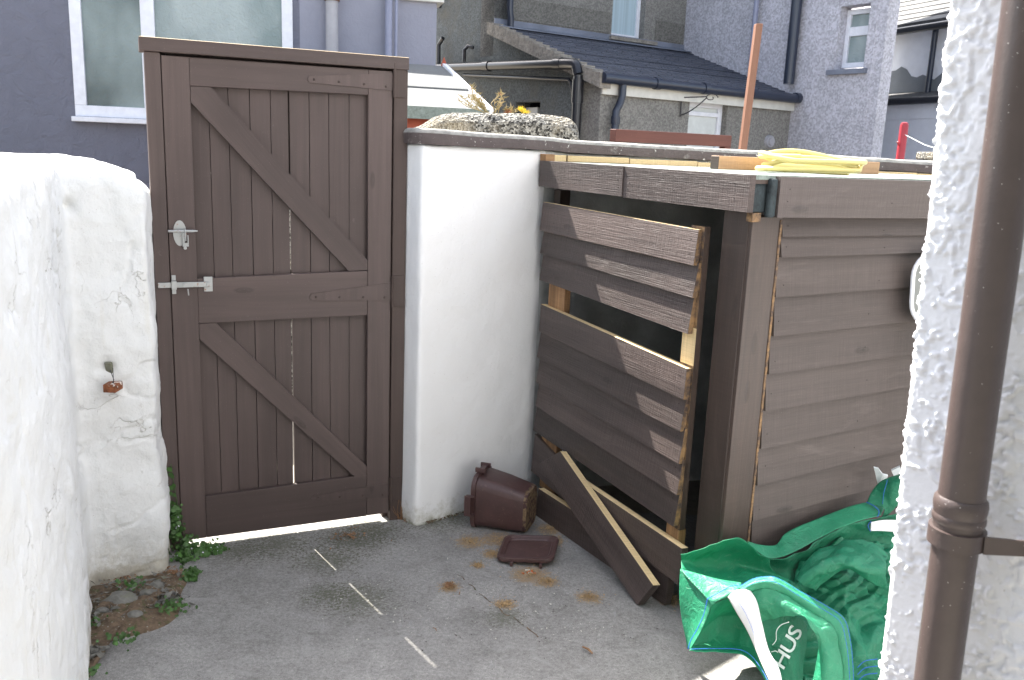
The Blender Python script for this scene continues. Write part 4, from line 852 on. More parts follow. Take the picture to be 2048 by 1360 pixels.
sheet('crumpled_fold', [[(1588, 1165, 2.66), (1620, 1120, 2.70), (1660, 1092, 2.74), (1700, 1080, 2.76), (1750, 1088, 2.76), (1775, 1108, 2.76)],
                        [(1600, 1165, 2.60), (1632, 1140, 2.60), (1668, 1124, 2.60), (1695, 1124, 2.60), (1730, 1132, 2.62), (1770, 1140, 2.64)],
                        [(1630, 1180, 2.62), (1650, 1160, 2.62), (1672, 1146, 2.62), (1694, 1140, 2.62), (1740, 1165, 2.62), (1775, 1180, 2.64)]], M['bag'], n=90, mrow=40, wr=.008, ridge=.014, seed=15)
# left mouth: light flap, outer side, lower interior
sheet('mouth_flap', [[(1361, 1138, 2.62), (1400, 1149, 2.60), (1440, 1159, 2.58), (1483, 1166, 2.56)], [(1375, 1156, 2.57), (1410, 1166, 2.56), (1445, 1170, 2.54), (1480, 1176, 2.53)], [(1414, 1198, 2.50), (1428, 1200, 2.50), (1450, 1190, 2.505), (1476, 1180, 2.51)], [(1423, 1211, 2.49), (1434, 1203, 2.495), (1455, 1194, 2.50), (1478, 1182, 2.51)]], M['bagl'], n=36, mrow=22, wr=.003, seed=5)
sheet('outer_side', [[(1361, 1138, 2.62), (1378, 1156, 2.58), (1398, 1178, 2.54), (1422, 1208, 2.49)], [(1360, 1180, 2.60), (1376, 1200, 2.56), (1395, 1215, 2.52), (1415, 1232, 2.48)], [(1363, 1232, 2.58), (1375, 1250, 2.55), (1388, 1256, 2.51), (1402, 1262, 2.47)], [(1376, 1298, 2.54), (1378, 1298, 2.53), (1380, 1298, 2.50), (1380, 1298, 2.47)]], M['bagl'], n=40, mrow=40, wr=.005, seed=6)
sheet('inner_panel', [[(1421, 1210, 2.50), (1440, 1200, 2.52), (1460, 1192, 2.53), (1480, 1184, 2.55), (1500, 1180, 2.56)], [(1400, 1255, 2.53), (1430, 1240, 2.58), (1465, 1235, 2.60), (1500, 1235, 2.60), (1530, 1240, 2.58)], [(1388, 1285, 2.50), (1425, 1282, 2.53), (1465, 1284, 2.54), (1505, 1292, 2.52), (1545, 1310, 2.50)], [(1378, 1303, 2.46), (1428, 1306, 2.46), (1481, 1309, 2.45), (1510, 1326, 2.42), (1540, 1372, 2.36)]], M['bagi'], n=70, mrow=50, wr=.008, ridge=.005, seed=7)
# arch rim
RO = [(1476, 1176, 2.51), (1506, 1159, 2.50), (1533, 1154, 2.49), (1556, 1157, 2.48), (1599, 1182, 2.46), (1656, 1214, 2.44), (1689, 1239, 2.42), (1701, 1278, 2.38), (1706, 1320, 2.36), (1709, 1375, 2.34)]
RI = [(1492, 1186, 2.48), (1515, 1178, 2.47), (1538, 1176, 2.46), (1560, 1186, 2.45), (1592, 1206, 2.43), (1640, 1234, 2.40), (1665, 1252, 2.38), (1674, 1285, 2.36), (1680, 1320, 2.34), (1684, 1375, 2.32)]
sheet('rim_band', [RO, [( (a_[0] + b_[0]) / 2, (a_[1] + b_[1]) / 2 - 2, (a_[2] + b_[2]) / 2 - .012) for a_, b_ in zip(RO, RI)], RI], M['bagl'], n=110, mrow=14, wr=.004, seed=9)
sheet('outer_panel', [RI, [(1500, 1215, 2.46), (1520, 1212, 2.45), (1545, 1208, 2.44), (1568, 1212, 2.42), (1595, 1222, 2.40), (1620, 1238, 2.38), (1640, 1262, 2.36), (1648, 1290, 2.35), (1652, 1320, 2.33), (1655, 1375, 2.30)],
                      [(1515, 1250, 2.46), (1530, 1240, 2.46), (1548, 1236, 2.45), (1566, 1230, 2.43), (1590, 1230, 2.40), (1612, 1236, 2.37), (1625, 1255, 2.36), (1636, 1285, 2.36), (1634, 1310, 2.36), (1620, 1375, 2.34)]], M['bagl'], n=110, mrow=34, wr=.006, ridge=.010, seed=10)
AP = sheet('printed_panel', [[(1515, 1245, 2.46), (1540, 1236, 2.46), (1570, 1230, 2.46), (1600, 1236, 2.46), (1614, 1250, 2.47)], [(1535, 1290, 2.44), (1555, 1275, 2.43), (1580, 1265, 2.43), (1600, 1270, 2.44), (1612, 1285, 2.46)], [(1555, 1335, 2.40), (1570, 1322, 2.395), (1585, 1315, 2.395), (1600, 1320, 2.41), (1606, 1330, 2.44)], [(1570, 1385, 2.36), (1582, 1375, 2.36), (1592, 1370, 2.36), (1600, 1370, 2.38), (1604, 1375, 2.40)]], M['bag'], n=60, mrow=60, wr=.004, ridge=.003, seed=11)
sheet('bag_back', [[(1500, 1180, 2.60), (1560, 1170, 2.62), (1620, 1200, 2.62), (1700, 1240, 2.6)], [(1500, 1260, 2.58), (1560, 1260, 2.60), (1620, 1280, 2.58), (1700, 1300, 2.54)], [(1530, 1385, 2.46), (1570, 1385, 2.46), (1620, 1385, 2.46), (1700, 1385, 2.46)]], M['bag'], n=50, mrow=40, wr=.012, ridge=.01, seed=13)
# straps
A1 = sheet('handle', [[(1455, 1194, 2.49), (1469, 1219, 2.46), (1497, 1267, 2.42), (1520, 1322, 2.36), (1538, 1362, 2.30), (1545, 1385, 2.28)], [(1472, 1180, 2.47), (1492, 1210, 2.43), (1512, 1258, 2.39), (1530, 1312, 2.33), (1549, 1350, 2.27), (1556, 1380, 2.25)], [(1499, 1178, 2.48), (1514, 1203, 2.45), (1524, 1246, 2.41), (1538, 1300, 2.35), (1558, 1337, 2.29), (1566, 1372, 2.27)]], M['strap'], n=60, mrow=12, wr=.002, seed=12)
sheet('handle', [[(1742, 1044, 2.93), (1765, 1040, 2.93), (1790, 1040, 2.93), (1810, 1042, 2.93)], [(1741, 1062, 2.92), (1765, 1062, 2.92), (1790, 1064, 2.92), (1810, 1066, 2.92)]], M['strap'], n=24, mrow=8, wr=.002, seed=13)
mb = MB()
def stitch(pl, dY=-.008, r=.0009):
    q = resample([AT(x_, y_, Y_ + dY) for x_, y_, Y_ in pl], 130)
    for i in range(0, 128, 3): mb.tube([q[i], q[i + 1], q[i + 2]], r, 5)
    mb.tube(q, r * .55, 4)
mid = [(a_[0] * .65 + b_[0] * .35, a_[1] * .65 + b_[1] * .35, a_[2] * .6 + b_[2] * .4 - .012) for a_, b_ in zip(RO, RI)]
stitch(mid); stitch([(x_ - 1, y_ - 1, Y_ - .004) for x_, y_, Y_ in RO], r=.0011)
stitch([(1414, 1198, 2.49), (1440, 1184, 2.49), (1462, 1172, 2.50), (1480, 1170, 2.50)], r=.0014); stitch([(1415, 1198, 2.48), (1407, 1230, 2.47), (1396, 1255, 2.455), (1382, 1280, 2.455), (1376, 1298, 2.455)], r=.0014)
stitch([(1380, 1298, 2.45), (1430, 1297, 2.45), (1478, 1299, 2.44), (1503, 1312, 2.42), (1524, 1340, 2.37), (1536, 1362, 2.33)], r=.0012)
stitch([(1733, 1004, 2.98), (1748, 1012, 2.955), (1758, 1022, 2.945), (1755, 1034, 2.93)], r=.0014); stitch([(1742, 1042, 2.92), (1736, 1052, 2.915), (1741, 1063, 2.91)], r=.0014); stitch([(1775, 960, 2.98), (1768, 985, 2.965), (1765, 1008, 2.955)], r=.001)
stitch([(1468, 1190, 2.465), (1490, 1225, 2.42), (1506, 1262, 2.385), (1520, 1300, 2.34)], dY=-.006, r=.0006)
for k_ in range(3): stitch([(1715, 1335 + 14 * k_, 2.36), (1730, 1322 + 14 * k_, 2.36), (1755, 1318 + 14 * k_, 2.36)], r=.0014)
mb.build('stitching', M['thread'], bg_)
# printed letters that lie on the printed panel
def putmesh(ob, fn, name, mat, parent):
    dg = bpy.context.evaluated_depsgraph_get(); me = bpy.data.meshes.new_from_object(ob.evaluated_get(dg)); vs = [fn(v.co) for v in me.vertices]; fs = [tuple(p.vertices) for p in me.polygons]; bpy.data.objects.remove(ob)
    mb = MB(); mb.v = [np.array(v) for v in vs]; mb.n = len(vs); mb.f = fs; mb.m = [0] * len(fs); mb.uv = [[(0, 0)] * len(f_) for f_ in fs]; return mb.build(name, mat, parent)
cu = bpy.data.curves.new('txt', 'FONT'); cu.body = 'HUS'; cu.size = 1; cu.resolution_u = 4; cu.shear = .25; cu.space_character = .92; cu.offset = .012; to = bpy.data.objects.new('txt', cu); scene.collection.objects.link(to); bpy.context.view_layer.update()
TO = np.array([1566.0, 1342.0]); TU = np.array([44., -88.]); TV = np.array([-48., -14.])     # baseline / up in the panel's own plane
PT = AP.reshape(-1, 3); PTp = np.array([[*(lambda v: (CX + FPX * v[0] / -v[2], CY - FPX * v[1] / -v[2]))(M3.T @ (p - CAM))] for p in PT])
def tf(co):
    t_ = TO + TU * co.x / 2.0 * 1.0 + TV * (co.y - .0) * .80; k = np.argsort(((PTp - t_) ** 2).sum(1))[:4]; Yk = PT[k][:, 1].mean(); return AT(t_[0], t_[1], Yk - .006)
# subdivide text lightly by evaluating as is
putmesh(to, tf, 'lettering', M['print'], bg_)
mb = MB()
for pl in ([(1545, 1290), (1552, 1280), (1553, 1262), (1562, 1250), (1578, 1244)], [(1542, 1304), (1552, 1302), (1558, 1308)]):
    q = resample([AT(x_, y_, 2.415) for x_, y_ in pl], 24); mb.tube(q, .0013, 5)
mb.build('loose_thread', M['print'], bg_)
# wrappers behind the bag
wr_ = MB(); c = AT(1748, 936, 3.06)
pts = [AT(1748, 936, 3.06), AT(1757, 938, 3.05), AT(1766, 950, 3.04), AT(1776, 952, 3.05), AT(1770, 968, 3.06), AT(1756, 970, 3.06)]; wr_.prism(pts, (.003, .012, .002)); tag(wr_.build('wrapper', M['paper'], bevel=.001), 'white crumpled wrapper poking up behind the green bag', 'wrapper')
wr_ = MB(); pts = [AT(1783, 942, 3.06), AT(1800, 934, 3.05), AT(1806, 950, 3.05), AT(1790, 958, 3.06)]; wr_.prism(pts, (.003, .012, .002)); tag(wr_.build('wrapper', M['paper'], bevel=.001), 'pale blue wrapper at the corner of the green bag by the roughcast wall', 'wrapper')

# ============================================================ BACKGROUND
def wallopen(mb, F, s0, s1, z0, z1, o0, o1, ops, mi=0):
    ss = sorted({s0, s1, *[v for q in ops for v in q[:2]]}); zz = sorted({z0, z1, *[v for q in ops for v in q[2:4]]})
    for i in range(len(ss) - 1):
        zrun = None
        for j in range(len(zz) - 1):
            cs, cz = (ss[i] + ss[i + 1]) / 2, (zz[j] + zz[j + 1]) / 2; hole = any(q[0] < cs < q[1] and q[2] < cz < q[3] for q in ops)
            if not hole: mb.fbox(F, ss[i], ss[i + 1], o0, o1, zz[j], zz[j + 1], mi=mi)
def window(F, s0, s1, z0, z1, o, parent, fw, mulls=(), trans=(), glassm='frosted', name='window', framem='upvc', panes=None):
    mb = MB(); d = .06
    mb.fbox(F, s0, s1, o - d, o, z0, z0 + fw); mb.fbox(F, s0, s1, o - d, o, z1 - fw, z1); mb.fbox(F, s0, s0 + fw, o - d, o - .001, z0 + fw, z1 - fw); mb.fbox(F, s1 - fw, s1, o - d, o - .001, z0 + fw, z1 - fw)
    for (m0, m1) in mulls: mb.fbox(F, m0, m1, o - d, o - .002, z0 + fw, z1 - fw)
    for (m0, m1) in trans: mb.fbox(F, s0 + fw, s1 - fw, o - d, o - .003, m0, m1)
    wdo = mb.build(name, M[framem], parent, bevel=.004)
    ed = [s0 + fw, *[v for m_ in mulls for v in m_], s1 - fw]
    for i in range(0, len(ed), 2):
        mb = MB(); mb.fbox(F, ed[i], ed[i + 1], o - .045, o - .03, z0 + fw, z1 - fw); mb.build('pane', M[(panes[i // 2] if panes else glassm)], wdo)
    return wdo
# --- left lilac house
hr = AT(870, 200, 8.6); FH = Frame(hr[:2], 14, -1)
hh_ = thing('lilac_house', 'lilac rendered house with large obscured window behind the gate', 'house', (hr[0] - 2, hr[1], 0))
s0_, zb_ = FH.sz(152, 232); s1_, _ = FH.sz(586, 100); m0_, _ = FH.sz(284, 100); m1_, _ = FH.sz(312, 100); zt_ = zb_ + 1.75; fw_ = (FH.sz(175, 150)[0] - FH.sz(150, 150)[0])
mb = MB(); q1, _ = FH.sz(600, 100); wallopen(mb, FH, -9, q1, 0, 4.0, -.3, 0, [(s0_ + .01, s1_ - .01, zb_, zt_)], 0); wallopen(mb, FH, q1, 0, 0, 4.0, -.3, -.0, [], 1)
mb.fbox(FH, -.3, 0, -3, -.3, 0, 4.0, mi=1); mb.fbox(FH, -9, -8.7, -3, -.3, 0, 4.0); mb.fbox(FH, -8.7, -.3, -3, -2.7, 0, 4.0); mb.build('wall', [M['lilac'], M['lilac2']], hh_)
mb = MB(); P = FH.P; mb.prism([P(-9.1, .1, 4.0), P(.1, .1, 4.0), P(.1, -3.1, 4.25), P(-9.1, -3.1, 4.25)], (0, 0, .1), 0, g=FH.d3); mb.build('roof', M['slate'], hh_)
window(FH, s0_, s1_, zb_, zt_, .02, hh_, fw_ * .95, mulls=[(m0_, m1_)], panes=['frosted', 'frosted2'])
mb = MB(); mb.fbox(FH, s0_ - .02, s1_ + .02, -.02, .09, zb_ - .045, zb_ - .003); mb.build('sill', M['upvc'], hh_, bevel=.006)
for (px, wpx, mat) in ((664, 24, 'greypipe'), (777, 14, 'bluegreypipe'), (792, 6, 'bluegreypipe')):
    s_, _ = FH.sz(px, 80, .09); r_ = wpx / 2 / 1760 * 8.2; mb = MB(); mb.tube([FH.P(s_, .09, 0), FH.P(s_, .09, 3.98)], r_, 14); mb.build('downpipe', M[mat], hh_, smooth=True, auto=50)
s_, z_ = FH.sz(664, 2, .09); mb = MB(); mb.tube([FH.P(s_, .09, z_), FH.P(s_, .09, z_ + .2)], .07, 14); mb.build('pipe_collar', M['rust_post'], hh_, smooth=True, auto=50)
s_, z_ = FH.sz(870, 3, 0); mb = MB(); mb.fbox(FH, FH.sz(800, 3)[0], .06, -.3, .05, z_ - .01, z_ + .12); mb.build('string_course', M['cream'], hh_)

# --- felt roofed shed
E_ = AT(978, 221, 6.0); Rr = AT(885, 132, 7.25); Fq = Frame(E_[:2], 17, -1)
fs = thing('felt_roof_shed', 'red timber shed with pale sunlit felt roof beyond the gate', 'shed', (E_[0] - 1, E_[1] + 1, 0))
dpt = -float((Rr[:2] - E_[:2]) @ Fq.n); so = float((Rr[:2] - E_[:2]) @ Fq.d)
P = Fq.P; ez, rz = E_[2], Rr[2]
mb = MB(); mb.prism([P(-1.45, 0, ez), P(0, 0, ez), P(so, -dpt, rz), P(-1.45, -dpt, rz)], (0, 0, -.02), 0); mb.prism([P(-1.45, -dpt, rz), P(so, -dpt, rz), P(so * 2 + 0, -dpt * 2, ez), P(-1.45, -dpt * 2, ez)], (0, 0, -.02), 0)
mb.prism([P(-1.45, 0.012, ez + .004), P(0, 0.012, ez + .004), P(0, 0.012, ez - .075), P(-1.45, 0.012, ez - .075)], -Fq.n3 * .02, 1); 
mid0 = .42; mb.prism([P(-1.45, -dpt * mid0 + .03, ez + (rz - ez) * mid0 - .0 + .002), P(so * mid0, -dpt * mid0 + .03, ez + (rz - ez) * mid0 + .002), P(so * mid0, -dpt * mid0, ez + (rz - ez) * mid0 + .016), P(-1.45, -dpt * mid0, ez + (rz - ez) * mid0 + .016)], (0, 0, -.012), 0)
mb.build('roof', [M['palefelt'], M['felt']], fs)
mb = MB(); mb.prism([P(.0, .01, ez + .012), P(.03, .01, ez + .012), P(so + .03, -dpt, rz + .02), P(so, -dpt, rz + .02)], (0, 0, -.07), 0); mb.build('bargeboard', M['upvc'], fs)
mb = MB(); mb.fbox(Fq, -1.4, -.06, -dpt * 2 + .1, -.06, 0, ez - .055); mb.build('wall', M['redshed'], fs)
mb = MB(); p_ = P(so + .01, -dpt, rz - .02); mb.prism([p_ + np.array([-.03, 0, 0]), p_ + np.array([.05, 0, -.05]), p_ + np.array([.0, 0, .09])], (0, .04, 0)); mb.build('finial', M['redshed'], fs)

# --- pebbledash parapet chunk behind the coping
prof = [(800, 290), (814, 262), (840, 249), (868, 233), (900, 226), (960, 225), (1060, 227), (1128, 234), (1150, 246), (1158, 262), (1162, 290)]
top = resample([AT(x_, y_, 4.95) for x_, y_ in prof], 60); rows = []
for (dy, dz, k) in ((-.0, -2, 0), (-.0, -.12, 0), (-.01, -.05, 1), (.02, -.02, 1), (.06, 0, 1), (.25, .005, 1), (.40, -.01, 1), (.45, -.06, 1), (.46, -2, 0)):
    r_ = top.copy(); r_[:, 1] += dy
    r_[:, 2] = np.full(len(r_), .0) if dz == -2 else (r_[:, 2] + dz)
    rows.append(r_)
A = np.array(rows); A2 = []
for i in range(len(A) - 1):
    for f_ in np.linspace(0, 1, 8, endpoint=False): A2.append(A[i] * (1 - f_) + A[i + 1] * f_)
A2.append(A[-1]); A = np.array(A2); A[..., 1] += .012 * fbm(A, 18, 3, 2); A[..., 2] += .010 * fbm(A, 14, 4, 4) * (A[..., 2] > .3); A[0, :, 2] = 0; A[-1, :, 2] = 0
mb = MB(); mb.grid(A[:, ::1]); tag(mb.build('stone_wall', M['peb_wall'], smooth=True), 'rough pebbledashed wall end with rounded top behind the coping', 'wall')
xa, xb = -1.93, -.66; A = []
for (y_, z_) in [(5.15, 0)] + [(5.15 + .004 * math.sin(k_), k_ * .05) for k_ in range(1, 28)] + [(5.18, 1.40), (5.25, 1.43), (5.35, 1.43), (5.42, 1.40), (5.43, 0)]:
    A.append([[x_, y_, z_] for x_ in np.linspace(xa, xb, 110)])
A = np.array(A, float); A[1:-1, :, 1] += .015 * fbm(A[1:-1], 14, 3, 3); A[-6:-1, :, 2] += .015 * fbm(A[-6:-1], 9, 3, 8)
mb = MB(); mb.grid(A); tag(mb.build('lane_wall', M['peb_wall'], smooth=True), 'grey pebbledashed wall seen only through the cracks of the brown gate', 'wall')
# weeds growing from it
def sprig(px, py0, py1, lean, n, lab, mat='weed', spread=.10, Y_=5.15):
    b = AT(px, py0, Y_); t = AT(px + lean, py1, Y_); mb = MB(); H = np.linalg.norm(t - b)
    for k in range(n):
        f_ = rng.uniform(.05, 1); base = b + np.array([rng.normal(0, .012), rng.normal(0, .02), 0]); tip = t + np.array([rng.normal(0, spread * .45), rng.normal(0, .05), rng.normal(0, .02) - (1 - f_) * H * .5]); m_ = (base + tip) / 2 + np.array([rng.normal(0, .02), 0, 0]); mb.tube([base, m_, tip], [.003, .0022, .001], 4)
        for q in range(16):
            u_ = rng.uniform(.25, 1); c = base * (1 - u_) ** 2 + m_ * 2 * u_ * (1 - u_) + tip * u_ ** 2; e = np.array([rng.normal(0, 1), rng.normal(0, .6), rng.uniform(.1, 1.3)]); e *= rng.uniform(.018, .036) / np.linalg.norm(e); s_ = np.cross(e, [0, 1, 0]); s_ *= .0032 / (np.linalg.norm(s_) + 1e-9); mb.face([c - s_, c + s_, c + e])
    tag(mb.build('weed_plant', M[mat]), lab, 'weed', 'weeds growing on the pebbledashed wall')
sprig(975, 228, 150, -32, 9, 'tallest dry reddish willowherb weed on the pebbledashed wall top'); sprig(993, 228, 182, 10, 4, 'short upright weed just right of the tallest one', spread=.04)
sprig(1016, 230, 214, 4, 5, 'low pale weed tuft at the middle of the wall top', spread=.08); sprig(1045, 230, 214, -2, 4, 'low yellowish weed tuft near the little dark opening', 'ypetal', .05)

# --- grey pebbledash house with annex
P0_ = AT(1203, 160, 10.0); e0 = P0_[2] - .02; FE = Frame(P0_[:2], 36, -1); FGb = Frame(P0_[:2], 126, 1)
gh = thing('pebbledash_house', 'grey pebbledashed house with slate roofed annex and black soil pipes', 'house', (P0_[0] + 1, P0_[1] + 2, 0))
sE, _ = FE.sz(1612, 200); w2 = 2.13; rzt = AT(990, 62, 11.72)[2]
# gable wall: annex side (below verge) and taller part
wo = FGb.sz(1032, 200); wo2 = FGb.sz(1080, 226)
lo, hi = sorted((wo[0], wo2[0])); 
mb = MB(); zo = FGb.sz(1078, 203)[1]
ops = [(lo, hi, .8, zo)]
wallopen(mb, FGb, .3, w2, 0, e0 - .0, -.3, 0, ops, 0)
mb.prism([FGb.P(.0, 0, e0), FGb.P(w2, 0, e0), FGb.P(w2, 0, rzt - .03)], -FGb.n3 * .3, 0)
mb.fbox(FGb, w2, 9, -.3, 0, 0, 6.4, mi=0); mb.build('gable_wall', M['peb_gable'], gh)
mb = MB(); mb.fbox(FGb, lo, hi, -.28, -.22, .8, zo); mb.build('opening', M['dkglass'], gh)
mb = MB(); a_, b_ = FGb.sz(1052, 215, -.1), FGb.sz(1075, 215, -.1); x0_, x1_ = sorted((a_[0], b_[0])); mb.fbox(FGb, x0_, x1_, -.14, -.1, .8, zo - .06); mb.build('casement', M['cream'], gh)
# annex front
wa, wz = FE.sz(1380, 200); wb, _ = FE.sz(1456, 210)
mb = MB(); wallopen(mb, FE, 0, sE, 0, e0, -.3, 0, [(wa, wb, .6, wz)], 0); mb.fbox(FE, sE - .3, sE, -w2, -.3, 0, e0); mb.build('annex_wall', M['peb_front'], gh)
mb = MB(); 
wn_ = window(FE, wa, wb, .6, wz, -.08, gh, .07, trans=[(wz - .17, wz - .12)], glassm='blindglass')
# fascia + gutter
mb = MB(); mb.fbox(FE, -.02, sE + .12, .02, .05, e0 - .13, e0 + .03); mb.build('fascia', M['cream'], gh, bevel=.003)
mb = MB(); mb.tube([FE.P(-.08, .115, e0 + .035), FE.P(sE + .22, .115, e0 + .02)], .058, 14); 
for f_ in (.2, .42, .66, .9): mb.tube([FE.P(sE * f_ - .03, .115, e0 + .032), FE.P(sE * f_ + .05, .115, e0 + .031)], .068, 14)
mb.build('gutter', M['navy'], gh, smooth=True, auto=50)
s_, z_ = FE.sz(1246, 170, .10); s2_, _ = FE.sz(1232, 220, .10)
mb = MB(); mb.tube([FE.P(s_, .1, e0), FE.P(s_, .1, e0 - .14), FE.P(s_ * .5 + s2_ * .5, .1, e0 - .24), FE.P(s2_, .1, e0 - .30), FE.P(s2_, .1, 0)], .042, 14); mb.tube([FE.P(s2_, .1, e0 - .36), FE.P(s2_, .1, e0 - .44)], .052, 14); mb.build('downpipe', M['navy'], gh, smooth=True, auto=50)
# annex roof
mb = MB(); 
def roofpt(s_, w_, dz=0): p = FE.P(s_, -w_, 0); return np.array([p[0], p[1], e0 + .02 + (rzt - e0) * (w_ / w2) + dz])
mb.prism([roofpt(-.06, -.10), roofpt(sE + .15, -.10), roofpt(sE + .15, w2), roofpt(-.06, w2)], (0, 0, .05), 0, g=FE.d3); mb.build('annex_roof', M['slate'], gh)
rc_ = int(w2 / .118)
mb = MB()
for i in range(rc_ + 1):
    w0 = -.11 + i * .118; 
    if w0 + .118 > w2: break
    q = [roofpt(-.05, w0, .068), roofpt(sE + .14, w0, .068), roofpt(sE + .14, w0 + .118, .054), roofpt(-.05, w0 + .118, .054)]; mb.prism(q, (0, 0, -.016), 0, g=FE.d3)
mb.build('slate_course', M['slate'], gh)
mb = MB()
nv = 16
for i in range(nv):
    w0, w1 = -.1 + (w2 + .1) * i / nv, -.1 + (w2 + .1) * (i + 1) / nv - .004
    mb.hexa([roofpt(-.11, w0, -.06), roofpt(.05, w0, -.06), roofpt(.05, w1, -.06), roofpt(-.11, w1, -.06), roofpt(-.11, w0, .10), roofpt(.05, w0, .10), roofpt(.05, w1, .078), roofpt(-.11, w1, .078)])
mb.build('verge', M['verge'], gh)
# upper storey
FU = Frame(FE.P(0, -w2, 0)[:2], 36, -1); ua, uz = FU.sz(1222, 72); ub, _ = FU.sz(1287, 76)
zb1 = FU.sz(1120, 50)[1]; zb0_ = FU.sz(1120, 78)[1]
sU = 3.41; mb = MB(); wallopen(mb, FU, 0, sU, rzt - .3, 6.4, -.3, 0, [(ua, ub, uz, uz + 1.3)], 0); mb.fbox(FU, sU - .3, sU, -6, -.3, 0, 6.4); mb.fbox(FU, 0, sU - .3, -6.3, -6, 0, 6.4); mb.build('upper_wall', M['peb_front'], gh)
mb = MB(); mb.fbox(FU, .25, ua - .03, .001, .012, rzt + .17, rzt + .44); mb.build('render_band', M['peb_band'], gh); mb = MB(); mb.fbox(FU, ub + .22, sU - .02, .001, .012, rzt + .17, rzt + .44); mb.build('render_band', M['peb_band'], gh)
mb = MB(); mb.fbox(FU, .0, sU + .1, .001, .02, rzt - .05, rzt + .155); mb.prism([FU.P(-.02, .02, rzt + .075), FU.P(sU, .02, rzt + .075), FU.P(sU, .19, rzt + .035), FU.P(-.02, .19, rzt + .035)], (0, 0, .012)); mb.build('lead_flashing', M['lead'], gh)
window(FU, ua, ub, uz, uz + 1.3, -.10, gh, .06, glassm='curtain')
mb = MB(); mb.fbox(FU, ua - .05, ub + .22, -.05, .07, uz - .05, uz - .002); mb.build('sill', M['verge'], gh)
s_, z_ = FU.sz(1021, 55, .1); mb = MB(); mb.tube([FU.P(s_, .1, z_ - .03), FU.P(s_, .1, z_ + .1), FU.P(s_ - .02, .1, z_ + .2), FU.P(s_ - .03, .1, 6.2)], .042, 12); mb.build('downpipe', M['navy'], gh, smooth=True, auto=50)
mb = MB(); mb.prism([FU.P(-.3, .4, 6.4), FU.P(sU + .2, .4, 6.4), FU.P(sU + .2, -3, 7.6), FU.P(-.3, -3, 7.6)], (0, 0, .1), g=FU.d3); mb.prism([FU.P(-.3, -3, 7.6), FU.P(sU + .2, -3, 7.6), FU.P(sU + .2, -6.6, 6.3), FU.P(-.3, -6.6, 6.3)], (0, 0, .1), g=FU.d3); mb.build('roof', M['slate'], gh)
# soil pipes on the gable
def gpz(px, py, o=.13): s_, z_ = FGb.sz(px, py, o); return FGb.P(s_, o, z_)
a1, a2, a3 = gpz(868, 136), gpz(1120, 127), gpz(1150, 128)
a4 = gpz(1157, 150); a5 = a4.copy(); a5[2] = 0; a5 = a5
mb = MB(); mb.tube([a1, (a1 + a2) / 2, a2], .055, 18); mb.tube([a2, a3, a3 + (a4 - a3) * .4 + np.array([0, 0, .02]), a4], .06, 18); mb.tube([a4, a5], .055, 18)
d_ = (a2 - a1) / np.linalg.norm(a2 - a1)
for f_ in (.45, .97): c = a1 * (1 - f_) + a2 * f_; mb.tube([c, c + d_ * .12], .065, 18)
c = a4 - np.array([0, 0, .05]); mb.tube([c, c - np.array([0, 0, .25])], .066, 18); p_ = gpz(928, 124); mb.tube([p_, p_ + np.array([0, 0, .15]), p_ + np.array([.05, -.02, .2]), p_ + np.array([.12, -.05, .18])], .025, 10)
mb.build('soil_pipe', M['blackpipe'], gh, smooth=True, auto=50)
mb = MB(); mb.tube([gpz(928, 150, .08), gpz(1138, 159, .08), gpz(1142, 165, .08), gpz(1148, 196, .08), gpz(1156, 196, .1)], .022, 10); mb.build('waste_pipe', M['blackpipe'], gh, smooth=True, auto=50)
mb = MB(); mb.tube([gpz(877, 140, .1), gpz(877, 90, .1), gpz(886, 76, .1)], .03, 10); mb.build('waste_pipe', M['blackpipe'], gh, smooth=True, auto=50); mb = MB(); mb.tube([gpz(862, 10, .1), gpz(880, 12, .1)], .03, 10); mb.build('waste_pipe', M['blackpipe'], gh, smooth=True, auto=50)
# vent ring, wrought bracket
s_, z_ = FE.sz(1537, 283); mb = MB(); c = FE.P(s_, .0, z_); mb.tube([c, c + FE.n3 * .04], [.085, .075], 18); mb.tube([c + FE.n3 * .0405, c + FE.n3 * .06], [.055, .05], 18); mb.build('vent', M['greypipe'], gh, smooth=True, auto=40)
hb = thing('hanging_bracket', 'black scrolled iron basket bracket on the annex wall', 'bracket', FE.P(*FE.sz(1360, 205)[:1], .02, FE.sz(1360, 205)[1]))
s_, z_ = FE.sz(1361, 195); mb = MB(); f2 = lambda a_, o_, b_: FE.P(s_ + a_, o_, z_ + b_)
mb.tube([f2(0, .02, 0), f2(0, .02, -.22)], .008, 6); mb.tube([f2(0, .02, 0), f2(.12, .3, .01)], .007, 6); q = [f2(.12 * u_, .02 + .28 * u_, -.2 + .2 * u_ ** 1.5) for u_ in np.linspace(0, 1, 9)]; mb.tube(q, .007, 6)
q = [f2(.15 + .05 * math.cos(a_) * (1 - a_ / 9), .34 + .06 * math.cos(a_) * (1 - a_ / 9), .0 + .05 * math.sin(a_) * (1 - a_ / 9)) for a_ in np.linspace(0, 7, 22)]; mb.tube(q, .006, 6); mb.build('scroll', M['iron'], hb)

